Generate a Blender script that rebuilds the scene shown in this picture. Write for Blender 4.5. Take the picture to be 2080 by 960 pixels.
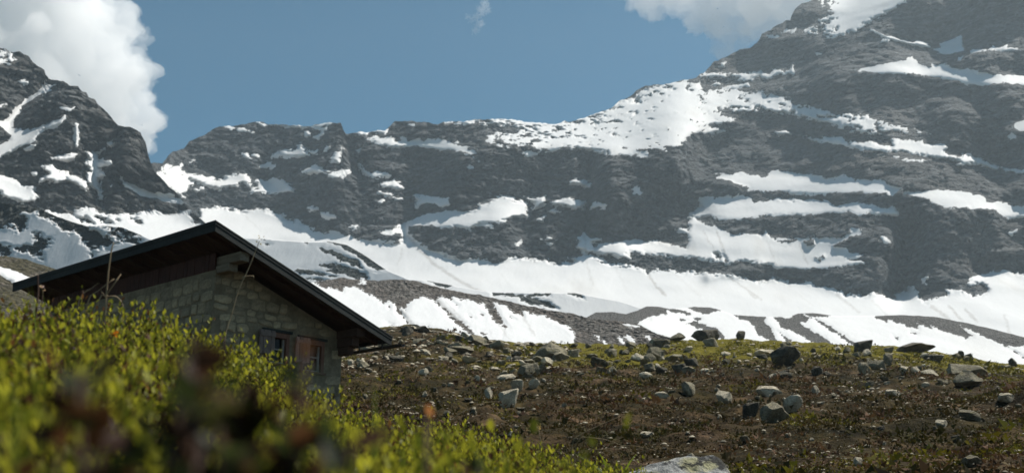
import bpy, bmesh, math, random
import numpy as np

# ---------------------------------------------------------------- camera, sky, sun, exposure
HAZE = 0.00012                                           # scattering per metre of the valley air
FPX, HOR, CX, CY = 2250.0, 1084.0, 1040.0, 480.0        # focal length / eye level in photo pixels
PITCH = math.atan((HOR - CY) / FPX)
SUN_AZ, SUN_EL = math.radians(66.0), math.radians(56.0)  # clockwise from the view axis (+Y), height

for ob in list(bpy.data.objects):
    bpy.data.objects.remove(ob)
scene = bpy.context.scene
COL = scene.collection
cam_d = bpy.data.cameras.new('camera')
cam = bpy.data.objects.new('camera', cam_d)
COL.objects.link(cam)
cam.location = (0, 0, 0)
cam.rotation_euler = (math.pi / 2 + PITCH, 0, 0)
cam_d.sensor_width = 36.0
cam_d.lens = 36.0 * FPX / 2080.0
cam_d.clip_start = 0.02
cam_d.clip_end = 40000
cam_d.dof.use_dof = True
cam_d.dof.focus_distance = 7.5
cam_d.dof.aperture_fstop = 5.0
cam_d.dof.aperture_blades = 7
scene.camera = cam

world = bpy.data.worlds.new('World')
scene.world = world
world.use_nodes = True
wn, wl = world.node_tree.nodes, world.node_tree.links
wn.clear()
sky = wn.new('ShaderNodeTexSky')
sky.sky_type = 'NISHITA'
sky.sun_disc = False
sky.sun_elevation = SUN_EL
sky.sun_rotation = SUN_AZ
sky.altitude = 2300
sky.air_density = 1.0
sky.dust_density = 0.6
sky.ozone_density = 1.0
bg = wn.new('ShaderNodeBackground')
bg.inputs['Strength'].default_value = 0.055
wo = wn.new('ShaderNodeOutputWorld')
hsv = wn.new('ShaderNodeHueSaturation')                # shifts the sky colour towards cyan and makes it more saturated
hsv.inputs['Saturation'].default_value = 1.25
hsv.inputs['Hue'].default_value = 0.476
wl.new(sky.outputs[0], hsv.inputs['Color'])
wl.new(hsv.outputs[0], bg.inputs[0])
wl.new(bg.outputs[0], wo.inputs[0])

sun_d = bpy.data.lights.new('sun', 'SUN')
sun_d.energy = 5.0
sun_d.angle = math.radians(0.53)
sun_d.color = (1.0, 0.955, 0.88)
sun = bpy.data.objects.new('sun', sun_d)
COL.objects.link(sun)
from mathutils import Vector, Matrix
SUNDIR = Vector((math.cos(SUN_EL) * math.sin(SUN_AZ), math.cos(SUN_EL) * math.cos(SUN_AZ), math.sin(SUN_EL)))
sun.rotation_euler = SUNDIR.to_track_quat('Z', 'Y').to_euler()
sun.location = SUNDIR * 100

vs = scene.view_settings
vs.view_transform = 'Standard'
vs.look = 'None'
vs.gamma = 1.0
vs.exposure = 0.5
vs.use_curve_mapping = False
scene.render.engine = 'CYCLES'
scene.cycles.use_denoising = True
scene.cycles.max_bounces = 30
scene.cycles.diffuse_bounces = 3
scene.cycles.transmission_bounces = 4
scene.cycles.transparent_max_bounces = 8
scene.cycles.volume_bounces = 28
scene.cycles.caustics_reflective = False
scene.cycles.caustics_refractive = False

rng = np.random.default_rng(11)
random.seed(5)

# ---------------------------------------------------------------- geometry helpers
cp_, sp_ = math.cos(PITCH), math.sin(PITCH)

def ray(px, py):
    u = (np.asarray(px, float) - CX) / FPX
    v = (CY - np.asarray(py, float)) / FPX
    return u, cp_ - v * sp_, sp_ + v * cp_

def azel(px, py):
    """direction of a photo pixel: azimuth and tan(elevation)"""
    x, y, z = ray(px, py)
    return np.arctan2(x, y), z / np.hypot(x, y)

def at(px, py, r):
    a, t = azel(px, py)
    return Vector((r * math.sin(a), r * math.cos(a), r * float(t)))

_prm = rng.permutation(256)
_prm = np.concatenate([_prm, _prm, _prm])
_g = rng.normal(size=(256, 3))
_g /= np.linalg.norm(_g, axis=1)[:, None]

def pnoise(x, y, z=0.0):
    x, y, z = np.broadcast_arrays(np.asarray(x, np.float32), np.asarray(y, np.float32), np.asarray(z, np.float32))
    xi, yi, zi = np.floor(x).astype(int), np.floor(y).astype(int), np.floor(z).astype(int)
    xf, yf, zf = x - xi, y - yi, z - zi
    xi &= 255; yi &= 255; zi &= 255
    u, v, w = (f * f * f * (f * (f * 6 - 15) + 10) for f in (xf, yf, zf))
    def gr(a, b, c):
        g = _g[_prm[_prm[_prm[xi + a] + yi + b] + zi + c]]
        return g[..., 0] * (xf - a) + g[..., 1] * (yf - b) + g[..., 2] * (zf - c)
    flat = float(np.abs(z).max()) == 0.0
    def lay(c):
        a0 = gr(0, 0, c); a0 = a0 + u * (gr(1, 0, c) - a0)
        b0 = gr(0, 1, c); b0 = b0 + u * (gr(1, 1, c) - b0)
        return a0 + v * (b0 - a0)
    if flat:
        return lay(0) * 1.5
    l0 = lay(0)
    return (l0 + w * (lay(1) - l0)) * 1.5

def fbm(x, y, z=0.0, o=4, gain=0.5, lac=2.03):
    s, a = 0.0, 1.0
    for i in range(o):
        s = s + a * pnoise(x + 17.3 * i, y - 9.1 * i, z)
        x, y, z = x * lac, y * lac, z * lac
        a *= gain
    return s

def ridged(x, y, z=0.0, o=4, gain=0.5):
    s, a = 0.0, 1.0
    for i in range(o):
        s = s + a * (1 - 2 * np.abs(pnoise(x + 31.7 * i, y + 5.3 * i, z)))
        x, y, z = x * 2.07, y * 2.07, z * 2.07
        a *= gain
    return s

def sstep(a, b, x):
    t = np.clip((x - a) / (b - a), 0, 1)
    return t * t * (3 - 2 * t)

def mesh_np(name, verts, faces, mats=None, mat_idx=None, smooth=True, attrs=None):
    """faces: int array (n,3) or (n,4), or a list of such arrays"""
    me = bpy.data.meshes.new(name)
    fl = faces if isinstance(faces, list) else [faces]
    verts = np.asarray(verts, np.float32)
    me.vertices.add(len(verts))
    me.vertices.foreach_set('co', verts.ravel())
    loops = np.concatenate([f.ravel() for f in fl]).astype(np.int32)
    cnt = np.concatenate([np.full(len(f), f.shape[1], np.int32) for f in fl])
    start = np.concatenate([[0], np.cumsum(cnt)[:-1]]).astype(np.int32)
    me.loops.add(len(loops))
    me.loops.foreach_set('vertex_index', loops)
    me.polygons.add(len(cnt))
    me.polygons.foreach_set('loop_start', start)
    me.polygons.foreach_set('loop_total', cnt)
    if mat_idx is not None:
        me.polygons.foreach_set('material_index', np.asarray(mat_idx, np.int32))
    me.update(calc_edges=True)
    me.polygons.foreach_set('use_smooth', np.full(len(cnt), bool(smooth)))
    for m in (mats or []):
        me.materials.append(m)
    if attrs:
        for k, v in attrs.items():
            v = np.asarray(v, np.float32)
            if v.ndim == 1:
                at_ = me.attributes.new(k, 'FLOAT', 'POINT')
                at_.data.foreach_set('value', v)
            else:
                at_ = me.attributes.new(k, 'FLOAT_COLOR', 'POINT')
                at_.data.foreach_set('color', np.concatenate([v, np.ones((len(v), 1), np.float32)], 1).ravel())
    me.update()
    return me

def link(name, data, parent=None, loc=None):
    o = bpy.data.objects.new(name, data)
    COL.objects.link(o)
    if parent is not None:
        o.parent = parent
    if loc is not None:
        o.location = loc
    return o

def tag(o, label=None, cat=None, group=None, kind=None):
    if label: o['label'] = label
    if cat: o['category'] = cat
    if group: o['group'] = group
    if kind: o['kind'] = kind
    return o

class MB:
    """collects polygons into one mesh"""
    def __init__(s): s.v, s.f = [], []
    def add(s, vs_, fs_):
        b = len(s.v)
        s.v += [tuple(v) for v in vs_]
        s.f += [tuple(i + b for i in f) for f in fs_]
        return s
    def hexa(s, p):      # 8 corner points, bottom 4 ccw then top 4
        return s.add(p, [(3, 2, 1, 0), (4, 5, 6, 7), (0, 1, 5, 4), (1, 2, 6, 5), (2, 3, 7, 6), (3, 0, 4, 7)])
    def box(s, x0, x1, y0, y1, z0, z1):
        return s.hexa([(x0, y0, z0), (x1, y0, z0), (x1, y1, z0), (x0, y1, z0), (x0, y0, z1), (x1, y0, z1), (x1, y1, z1), (x0, y1, z1)])
    def tube(s, pts, rad, n=6):
        pts = [Vector(p) for p in pts]
        rad = rad if hasattr(rad, '__len__') else [rad] * len(pts)
        rings = []
        for i, p in enumerate(pts):
            d = (pts[min(i + 1, len(pts) - 1)] - pts[max(i - 1, 0)]).normalized()
            a = d.orthogonal().normalized() if i == 0 else (s._a - d * s._a.dot(d)).normalized()
            s._a = a
            b = d.cross(a)
            rings.append([p + (a * math.cos(2 * math.pi * k / n) + b * math.sin(2 * math.pi * k / n)) * rad[i] for k in range(n)])
        vs_ = [v for r in rings for v in r]
        fs_ = []
        for i in range(len(pts) - 1):
            for k in range(n):
                fs_.append((i * n + k, i * n + (k + 1) % n, (i + 1) * n + (k + 1) % n, (i + 1) * n + k))
        fs_.append(tuple(range(n))[::-1])
        fs_.append(tuple((len(pts) - 1) * n + k for k in range(n)))
        return s.add(vs_, fs_)
    def build(s, name, mat, parent=None, loc=None, bevel=0, smooth=False):
        me = bpy.data.meshes.new(name)
        me.from_pydata(s.v, [], s.f)
        if bevel:
            bm = bmesh.new(); bm.from_mesh(me)
            bmesh.ops.bevel(bm, geom=bm.edges[:], offset=bevel, segments=1, affect='EDGES')
            bm.to_mesh(me); bm.free()
        me.materials.append(mat)
        if smooth:
            me.polygons.foreach_set('use_smooth', [True] * len(me.polygons))
        me.update()
        return link(name, me, parent, loc)

# ---------------------------------------------------------------- materials
def new_mat(name):
    m = bpy.data.materials.new(name)
    m.use_nodes = True
    nt = m.node_tree
    nt.nodes.clear()
    out = nt.nodes.new('ShaderNodeOutputMaterial')
    b = nt.nodes.new('ShaderNodeBsdfPrincipled')
    nt.links.new(b.outputs[0], out.inputs[0])
    b.inputs['Roughness'].default_value = 0.9
    b.inputs['Specular IOR Level'].default_value = 0.2
    return m, nt, b, out

def N(nt, kind, **kw):
    n = nt.nodes.new('ShaderNode' + kind)
    for k, v in kw.items():
        if k in n.inputs:
            n.inputs[k].default_value = v
        else:
            setattr(n, k, v)
    return n

def ramp(nt, fac, stops, interp='LINEAR'):
    r = nt.nodes.new('ShaderNodeValToRGB')
    e = r.color_ramp.elements
    r.color_ramp.interpolation = interp
    while len(e) < len(stops):
        e.new(0.5)
    for el, (p, c) in zip(e, stops):
        el.position = p
        el.color = (*c, 1) if len(c) == 3 else c
    nt.links.new(fac, r.inputs[0])
    return r.outputs[0]

def coords(nt, scale=(1, 1, 1), rot=(0, 0, 0), kind='Object'):
    tc = nt.nodes.new('ShaderNodeTexCoord')
    mp = nt.nodes.new('ShaderNodeMapping')
    mp.inputs['Scale'].default_value = scale
    mp.inputs['Rotation'].default_value = rot
    nt.links.new(tc.outputs[kind], mp.inputs[0])
    return mp.outputs[0]

def noise(nt, vec, scale, detail=5, rough=0.55, dist=0.0):
    n = nt.nodes.new('ShaderNodeTexNoise')
    n.inputs['Scale'].default_value = scale
    n.inputs['Detail'].default_value = detail
    n.inputs['Roughness'].default_value = rough
    n.inputs['Distortion'].default_value = dist
    nt.links.new(vec, n.inputs['Vector'])
    return n.outputs[0]

def mixc(nt, fac, a, b, mode='MIX'):
    m = nt.nodes.new('ShaderNodeMix')
    m.data_type = 'RGBA'
    m.blend_type = mode
    for sock, v in ((m.inputs[0], fac), (m.inputs[6], a), (m.inputs[7], b)):
        if isinstance(v, (int, float)):
            sock.default_value = v
        elif isinstance(v, tuple):
            sock.default_value = (*v, 1)
        else:
            nt.links.new(v, sock)
    return m.outputs[2]

def bump(nt, b, height, strength, dist):
    bp = nt.nodes.new('ShaderNodeBump')
    bp.inputs['Strength'].default_value = strength
    bp.inputs['Distance'].default_value = dist
    nt.links.new(height, bp.inputs['Height'])
    nt.links.new(bp.outputs[0], b.inputs['Normal'])

def cliff_mat(name, dark, mid, light, tan, tilt, k=1.0):
    """layered mountain rock; scales in metres"""
    m, nt, b, out = new_mat(name)
    v1 = coords(nt, (1, 1, 2.1), (0, math.radians(tilt), 0))
    v2 = coords(nt, (2.6, 1, 0.35))
    n1 = noise(nt, v1, 0.022 * k, 10, 0.68, 0.0)
    n2 = noise(nt, v1, 0.16 * k, 7, 0.75, 0.0)
    n3 = noise(nt, v2, 0.03 * k, 6, 0.6)
    n4 = noise(nt, coords(nt), 0.006 * k, 4, 0.5)
    c = ramp(nt, n1, [(0.3, dark), (0.5, mid), (0.7, light)])
    c2 = ramp(nt, n2, [(0.34, (0.3,) * 3), (0.5, (0.9,) * 3), (0.64, (2.1,) * 3)])
    c = mixc(nt, 0.8, c, c2, 'MULTIPLY')
    vo = N(nt, 'TexVoronoi', Scale=0.075 * k, feature='DISTANCE_TO_EDGE')
    wv = N(nt, 'VectorMath', operation='ADD')
    nz = N(nt, 'TexNoise', Scale=0.05 * k, Detail=4.0)
    nt.links.new(v1, nz.inputs['Vector'])
    sc9 = N(nt, 'VectorMath', operation='SCALE'); sc9.inputs['Scale'].default_value = 22.0 / k
    nt.links.new(nz.outputs['Color'], sc9.inputs[0])
    nt.links.new(v1, wv.inputs[0]); nt.links.new(sc9.outputs[0], wv.inputs[1])
    nt.links.new(wv.outputs[0], vo.inputs['Vector'])
    crack = ramp(nt, vo.outputs['Distance'], [(0.0, (0.45,) * 3), (0.09, (1.0,) * 3)])
    c = mixc(nt, 0.8, c, crack, 'MULTIPLY')
    c3 = ramp(nt, n3, [(0.35, (0.7,) * 3), (0.62, (1.15,) * 3), (0.75, (1.6,) * 3)])
    c = mixc(nt, 0.5, c, c3, 'MULTIPLY')
    f4 = ramp(nt, n4, [(0.45, (0,) * 3), (0.68, (0.8,) * 3)])
    c = mixc(nt, f4, c, mixc(nt, 0.8, tan, c2, 'MULTIPLY'))
    wvt = N(nt, 'TexWave', Scale=0.035 * k, Distortion=7.0, Detail=5.0)      # strata
    wvt.bands_direction = 'Z'
    wvt.inputs['Detail Roughness'].default_value = 0.7
    wvt.inputs['Detail Scale'].default_value = 1.6
    nt.links.new(coords(nt, (1, 1, 1), (0, math.radians(tilt * 1.2), 0)), wvt.inputs['Vector'])
    c = mixc(nt, 0.55, c, ramp(nt, wvt.outputs['Fac'], [(0.0, (0.5,) * 3), (0.35, (1.0,) * 3), (0.8, (1.1,) * 3), (1.0, (1.5,) * 3)]), 'MULTIPLY')
    c = mixc(nt, 1.0, c, (0.63, 0.637, 0.65), 'MULTIPLY')
    nt.links.new(c, b.inputs['Base Color'])
    mx = N(nt, 'Math', operation='ADD')
    nt.links.new(n1, mx.inputs[0]); nt.links.new(n2, mx.inputs[1])
    ck = N(nt, 'MapRange'); ck.inputs[2].default_value = 0.12; ck.inputs[4].default_value = 0.45
    nt.links.new(vo.outputs['Distance'], ck.inputs[0])
    m3 = N(nt, 'Math', operation='ADD'); nt.links.new(mx.outputs[0], m3.inputs[0]); nt.links.new(ck.outputs[0], m3.inputs[1])
    m4 = N(nt, 'Math', operation='MULTIPLY_ADD'); nt.links.new(wvt.outputs['Fac'], m4.inputs[0]); m4.inputs[1].default_value = 0.3; nt.links.new(m3.outputs[0], m4.inputs[2])
    bump(nt, b, m4.outputs[0], 0.85, 6.5 / k)
    b.inputs['Roughness'].default_value = 0.85
    return m

def rubble_mat(name, cols, k=1.0, moss=None):
    m, nt, b, out = new_mat(name)
    v = coords(nt)
    vo = N(nt, 'TexVoronoi', Scale=0.55 * k)
    nt.links.new(v, vo.inputs['Vector'])
    n1 = noise(nt, v, 0.05 * k, 6, 0.6)
    n2 = noise(nt, v, 0.9 * k, 5, 0.65)
    sep = N(nt, 'SeparateColor')
    nt.links.new(vo.outputs['Color'], sep.inputs[0])
    c = ramp(nt, sep.outputs[0], [(0.0, cols[0]), (0.5, cols[1]), (1.0, cols[2])])
    c = mixc(nt, 0.6, c, ramp(nt, n2, [(0.3, (0.5,) * 3), (0.7, (1.5,) * 3)]), 'MULTIPLY')
    c = mixc(nt, ramp(nt, n1, [(0.42, (0,) * 3), (0.6, (0.75,) * 3)]), c, cols[3])
    c = mixc(nt, 1.0, c, (0.82, 0.82, 0.82), 'MULTIPLY')
    nt.links.new(c, b.inputs['Base Color'])
    mx = N(nt, 'Math', operation='SUBTRACT')
    nt.links.new(n2, mx.inputs[0]); nt.links.new(vo.outputs['Distance'], mx.inputs[1])
    bump(nt, b, mx.outputs[0], 1.0, 1.2 / k)
    return m

def snow_mat(name, dirt=0.25, k=1.0):
    m, nt, b, out = new_mat(name)
    v = coords(nt, (1.0, 1.0, 1.0))
    vs_ = coords(nt, (1.0, 0.3, 0.12), (0, math.radians(-14), 0))
    n1 = noise(nt, vs_, 0.05 * k, 6, 0.6, 0.5)
    n2 = noise(nt, v, 0.012 * k, 5, 0.55)
    c = ramp(nt, n1, [(0.46, (0.62, 0.62, 0.61)), (0.6, (0.58, 0.568, 0.54)), (0.78, (0.38, 0.35, 0.31))])
    f = ramp(nt, n2, [(0.42, (0,) * 3), (0.7, (dirt,) * 3)])
    c = mixc(nt, f, (0.63, 0.63, 0.625), c)
    da = N(nt, 'Attribute', attribute_name='dirt')         # trails of fallen grit
    nd = noise(nt, v, 0.35 * k, 5, 0.7)
    md = N(nt, 'Math', operation='MULTIPLY'); nt.links.new(da.outputs['Fac'], md.inputs[0]); nt.links.new(nd, md.inputs[1])
    c = mixc(nt, ramp(nt, md.outputs[0], [(0.16, (0,) * 3), (0.62, (0.6,) * 3)]), c, (0.26, 0.235, 0.205))
    nt.links.new(c, b.inputs['Base Color'])
    n3 = noise(nt, coords(nt, (1.0, 0.5, 0.2), (0, math.radians(-14), 0)), 0.1 * k, 6, 0.6)
    bump(nt, b, n3, 0.35, 1.4 / k)
    b.inputs['Roughness'].default_value = 0.75
    b.inputs['Specular IOR Level'].default_value = 0.3
    return m

# ---------------------------------------------------------------- mountain relief
DBG = False
def sdf_poly(pts, X, Y, pad):
    """signed distance (pixels, inside positive) of a traced outline on the grid"""
    P = np.asarray(pts, float)
    S = np.full(X.shape, -float(pad), np.float32)
    lo, hi = P.min(0) - pad, P.max(0) + pad
    m = (X > lo[0]) & (X < hi[0]) & (Y > lo[1]) & (Y < hi[1])
    if not m.any():
        return S
    x, y = X[m], Y[m]
    d = np.full(x.shape, 1e9)
    ins = np.zeros(x.shape, bool)
    for (ax, ay), (bx, by) in zip(P, np.roll(P, -1, 0)):
        ex, ey = bx - ax, by - ay
        L = ex * ex + ey * ey + 1e-9
        t = np.clip(((x - ax) * ex + (y - ay) * ey) / L, 0, 1)
        d = np.minimum(d, (x - ax - t * ex) ** 2 + (y - ay - t * ey) ** 2)
        c = (ay > y) != (by > y)
        with np.errstate(divide='ignore', invalid='ignore'):
            ins ^= c & (x < (bx - ax) * (y - ay) / (by - ay + 1e-12) + ax)
    d = np.sqrt(d)
    S[m] = np.maximum(np.where(ins, d, -d), -pad)
    return S

def hblur(A, w):
    w = int(w) | 1
    if w < 3:
        return A
    h = w // 2
    for _ in range(2):
        B = np.pad(A, ((0, 0), (h + 1, h)), mode='edge')
        C = np.cumsum(B, 1)
        A = (C[:, w:] - C[:, :-w]) / w
    return A

def grid_faces(ny, nx):
    i = np.arange(ny * nx).reshape(ny, nx)
    return np.stack([i[:-1, :-1], i[:-1, 1:], i[1:, 1:], i[1:, :-1]], -1).reshape(-1, 4)

def relief(name, mat, smat, crest, bottom, r0, xr, step, vstep, s_rock, s_snow, snows,
           rough=(14., 90., 3.2, 16.), strat=0.0, jag=2.0, folds=(), blur=70, snow_t=1.6, k_off=0.45,
           label=None, back=((14, -3), (50, -22), (140, -110)), seed=0.0, slope_fn=None, dirt=()):
    crest = np.asarray(crest, float)
    xs = np.arange(xr[0], xr[1] + step, step)
    ys = np.interp(xs, crest[:, 0], crest[:, 1])
    jn = fbm(xs / 23. + seed, 0 * xs + 3.1, o=5, gain=0.6)
    ys = ys - jag * jn
    bot = np.asarray(bottom, float)
    yb = np.interp(xs, bot[:, 0], bot[:, 1])
    ny = int(max(yb - ys) / vstep)
    t = np.linspace(0, 1, ny)[:, None]
    PX = np.broadcast_to(xs[None], (ny, len(xs))).copy()
    PY = yb[None] + (ys - yb)[None] * t
    A, T = azel(PX, PY)
    # snow outlines
    sd = []
    jit = fbm(PX / 15. + seed, PY / 9., o=5, gain=0.78) - 0.12
    for sn in snows:
        outer, holes, j = sn[0], sn[1], sn[2]
        S = sdf_poly(outer, PX, PY, 26)
        for h in holes:
            S = np.minimum(S, -sdf_poly(h, PX, PY, 26))
        spk = sn[3] if len(sn) > 3 else None
        S = S + j * jit
        if spk:      # rocks standing out of thin snow
            q = fbm(PX / spk[1] + 5.5, PY / (spk[1] * 0.36), o=5, gain=0.7) - spk[2]
            if len(spk) > 3:
                q = q - spk[3](PX, PY)
            S = np.minimum(S, -q * spk[0])
        sd.append(S)
    SM = np.max(np.stack(sd), 0) if sd else np.full(PX.shape, -26.0)
    # slope from the ground cover, integrated upwards on a coarse regular grid to get the distance
    cx_ = np.arange(xr[0] - 30, xr[1] + 34, 5.0)
    cy_ = np.arange(yb.max() + 8, ys.min() - 12, -3.0)
    CXg, CYg = np.meshgrid(cx_, cy_)
    cs = np.full(CXg.shape, -26.0)
    for sn in snows:
        S = sdf_poly(sn[0], CXg, CYg, 26)
        for h in sn[1]:
            S = np.minimum(S, -sdf_poly(h, CXg, CYg, 26))
        cs = np.maximum(cs, S)
    g = sstep(-6, 6, cs)
    sl = s_rock + (s_snow - s_rock) * g
    if slope_fn is not None:
        sl = slope_fn(CXg, CYg, sl, g)
    sl = hblur(sl, blur / 5.0)
    ts = np.tan(np.radians(np.clip(sl, 5, 83)))
    _, Tc = azel(CXg, CYg)
    Rc = np.empty_like(CXg)
    Rc[0] = r0(cx_) if callable(r0) else r0
    for i in range(1, len(cy_)):
        dT = Tc[i] - Tc[i - 1]
        Rc[i] = Rc[i - 1] + np.clip(Rc[i - 1] * dT / np.maximum(ts[i] - Tc[i], 0.03), 0.0, 60)
    Rc = hblur(Rc, 5)
    fi = np.clip((cy_[0] - PY) / 3.0, 0, len(cy_) - 1.001); fj = np.clip((PX - cx_[0]) / 5.0, 0, len(cx_) - 1.001)
    i0_, j0_ = fi.astype(int), fj.astype(int)
    fi, fj = fi - i0_, fj - j0_
    R = (Rc[i0_, j0_] * (1 - fi) + Rc[i0_ + 1, j0_] * fi) * (1 - fj) + (Rc[i0_, j0_ + 1] * (1 - fi) + Rc[i0_ + 1, j0_ + 1] * fi) * fj
    g = sstep(-5, 5, SM)
    if name == 'mountain' and DBG:
        for yy in (0, 60, 120, 180, 240, 300, 360, 420, 480, 540, 600):
            print(yy, [int(Rc[int((cy_[0] - yy) / 3), int((xx - cx_[0]) / 5)]) for xx in (500, 700, 900, 1100, 1200, 1300, 1400, 1500, 1600, 1700, 1800, 1900, 2000, 2150)])
    for pl, wd, dp in folds:
        pl = np.asarray(pl, float)
        d2 = np.full(PX.shape, 1e9)
        for (ax, ay), (bx, by) in zip(pl[:-1], pl[1:]):
            ex, ey = bx - ax, by - ay
            tt = np.clip(((PX - ax) * ex + (PY - ay) * ey) / (ex * ex + ey * ey), 0, 1)
            d2 = np.minimum(d2, (PX - ax - tt * ex) ** 2 + (PY - ay - tt * ey) ** 2)
        R = R + dp * np.exp(-d2 / (2 * wd * wd))
    X0, Z0 = R * np.sin(A), R * T
    big = rough[0] * fbm(X0 / rough[1] + seed, Z0 / (rough[1] * 0.8), R / (rough[1] * 2), o=3)
    Rb = R + big * (0.35 + 0.65 * (1 - g))
    wx = 5 * pnoise(X0 / 60. + seed, Z0 / 60.)
    fine = rough[2] * (-0.75 + ridged((X0 + wx) / rough[3], (Z0 + 0.7 * wx) / (rough[3] * 0.75) + X0 * strat, R / (rough[3] * 3), o=4, gain=0.6))
    fine = fine + 0.35 * rough[2] * fbm(X0 / 3.3, Z0 / 2.0, R / 9., o=2)
    if name == 'mountain':                    # the massif is slabbier than the broken wall
        fine = fine * (1 - 0.5 * sstep(1380, 1520, PX))
    att = 0.22 + 0.78 * sstep(0, 9, -SM)
    att = att * (1 - sstep(-1, 5, SM))
    Rr = Rb + fine * att
    P = np.stack([Rr * np.sin(A), Rr * np.cos(A), Rr * T], -1)
    rows = [P]
    for dr, dz in back:
        a = A[-1]
        rr = Rr[-1] + dr
        rows.append(np.stack([rr * np.sin(a), rr * np.cos(a), Rr[-1] * T[-1] + dz], -1)[None])
    V = np.concatenate(rows, 0)
    o = link(name, mesh_np(name, V.reshape(-1, 3), grid_faces(V.shape[0], V.shape[1]), [mat]))
    tag(o, label, None, None, 'structure')
    # each snowfield lies on the rock as a sheet of its own, thinning out to its edge
    D_ = np.zeros(PX.shape, np.float32)
    for pl, wd, st in dirt:
        for (ax, ay), (bx, by) in zip(pl[:-1], pl[1:]):
            ex, ey = bx - ax, by - ay
            wx_ = PX + 3 * jit
            tt = np.clip(((wx_ - ax) * ex + (PY - ay) * ey) / (ex * ex + ey * ey), 0, 1)
            D_ = np.maximum(D_, st * np.exp(-((wx_ - ax - tt * ex) ** 2 + (PY - ay - tt * ey) ** 2) / (2 * wd * wd)))
    for S0 in sd:
        hit = S0 > -2.5
        if hit.sum() < 4:
            continue
        ri, ci = np.where(hit.any(1))[0], np.where(hit.any(0))[0]
        i0, i1, j0, j1 = max(ri[0] - 1, 0), min(ri[-1] + 2, ny), max(ci[0] - 1, 0), min(ci[-1] + 2, len(xs))
        sl_ = np.s_[i0:i1, j0:j1]
        S, a_, t_ = S0[sl_], A[sl_], T[sl_]
        gf = grid_faces(*S.shape)
        keep = S.ravel()[gf].max(1) > -2.5
        off = np.clip(S * k_off, -3.0, snow_t)
        wav = 0.35 * fbm(X0[sl_] / 38., Z0[sl_] / 45., o=2) * sstep(2, 12, S)
        Rs = Rb[sl_] - off + wav
        Qv = np.stack([Rs * np.sin(a_), Rs * np.cos(a_), Rs * t_], -1).reshape(-1, 3)
        dv = D_[sl_].ravel()
        ff = [gf[keep]]
        top = np.where(S[-1] > 0)[0]
        if i1 == ny and len(top) > 2:       # round the crest over where snow reaches the skyline
            a, rr = a_[-1], Rs[-1]
            b1 = np.stack([(rr + 14) * np.sin(a), (rr + 14) * np.cos(a), rr * t_[-1] - 2.0], -1)
            base = (S.shape[0] - 1) * S.shape[1]
            seg = top[:-1][np.diff(top) == 1]
            n0 = len(Qv)
            Qv = np.concatenate([Qv, b1]); dv = np.concatenate([dv, np.zeros(len(b1), np.float32)])
            ff.append(np.stack([base + seg, base + seg + 1, n0 + seg + 1, n0 + seg], -1))
        fa = np.concatenate(ff)
        u2 = np.unique(fa)
        rm = np.full(len(Qv), -1); rm[u2] = np.arange(len(u2))
        link('snow_patch', mesh_np('snow_patch', Qv[u2], rm[fa], [smat], attrs={'dirt': dv[u2]}), o)
    return o

MAT_CLIFF = cliff_mat('layered_gneiss', (0.05, 0.055, 0.058), (0.098, 0.106, 0.11), (0.19, 0.197, 0.198), (0.15, 0.139, 0.125), -8)
MAT_CLIFF2 = cliff_mat('layered_gneiss_tilted', (0.057, 0.06, 0.059), (0.108, 0.112, 0.108), (0.2, 0.202, 0.192), (0.168, 0.148, 0.125), 17)
MAT_RUBBLE = rubble_mat('moraine_rubble', [(0.05, 0.045, 0.04), (0.11, 0.10, 0.088), (0.22, 0.205, 0.185), (0.12, 0.10, 0.085)], 1.9)
MAT_GRAVEL = rubble_mat('moraine_gravel', [(0.07, 0.066, 0.06), (0.10, 0.094, 0.086), (0.15, 0.143, 0.13), (0.10, 0.094, 0.088)], 2.2)
MAT_DARKHILL = rubble_mat('dark_slope_rock', [(0.03, 0.036, 0.034), (0.055, 0.062, 0.058), (0.10, 0.105, 0.10), (0.05, 0.058, 0.052)], 0.9)
MAT_HEATHHILL = rubble_mat('heath_slope', [(0.05, 0.042, 0.028), (0.10, 0.085, 0.06), (0.2, 0.175, 0.145), (0.07, 0.062, 0.03)], 2.2)
MAT_SNOW = snow_mat('old_snow', 0.6)
MAT_SNOW_D = snow_mat('dusty_snow', 0.95, 1.3)

# --- the big mountain: skyline and snowfields
CREST = [(200, 352), (312, 331), (329, 332), (342, 315), (352, 307), (373, 302), (385, 285), (394, 281), (408, 279), (433, 263), (448, 255),
 (460, 257), (487, 254), (508, 249), (523, 248), (542, 250), (571, 254), (596, 253), (621, 257), (642, 254), (662, 249), (692, 249),
 (697, 262), (702, 270), (717, 269), (744, 269), (767, 265), (783, 265), (796, 253), (802, 248), (823, 245), (852, 247), (875, 251),
 (890, 252), (900, 248), (942, 246), (973, 243), (1000, 242), (1040, 243), (1065, 248), (1096, 250), (1127, 251), (1158, 247), (1179, 241),
 (1210, 232), (1225, 225), (1240, 220), (1257, 207), (1277, 197), (1294, 182), (1311, 174), (1340, 172), (1365, 169), (1384, 163),
 (1413, 158), (1432, 147), (1442, 135), (1450, 125), (1469, 119), (1483, 110), (1502, 101), (1525, 97), (1542, 83), (1548, 67), (1565, 62),
 (1571, 55), (1590, 47), (1598, 40), (1606, 42), (1608, 31), (1615, 19), (1627, 8), (1646, 2), (1665, -8), (1700, -16), (1760, -24),
 (1850, -30), (1950, -34), (2060, -38), (2300, -45)]

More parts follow.
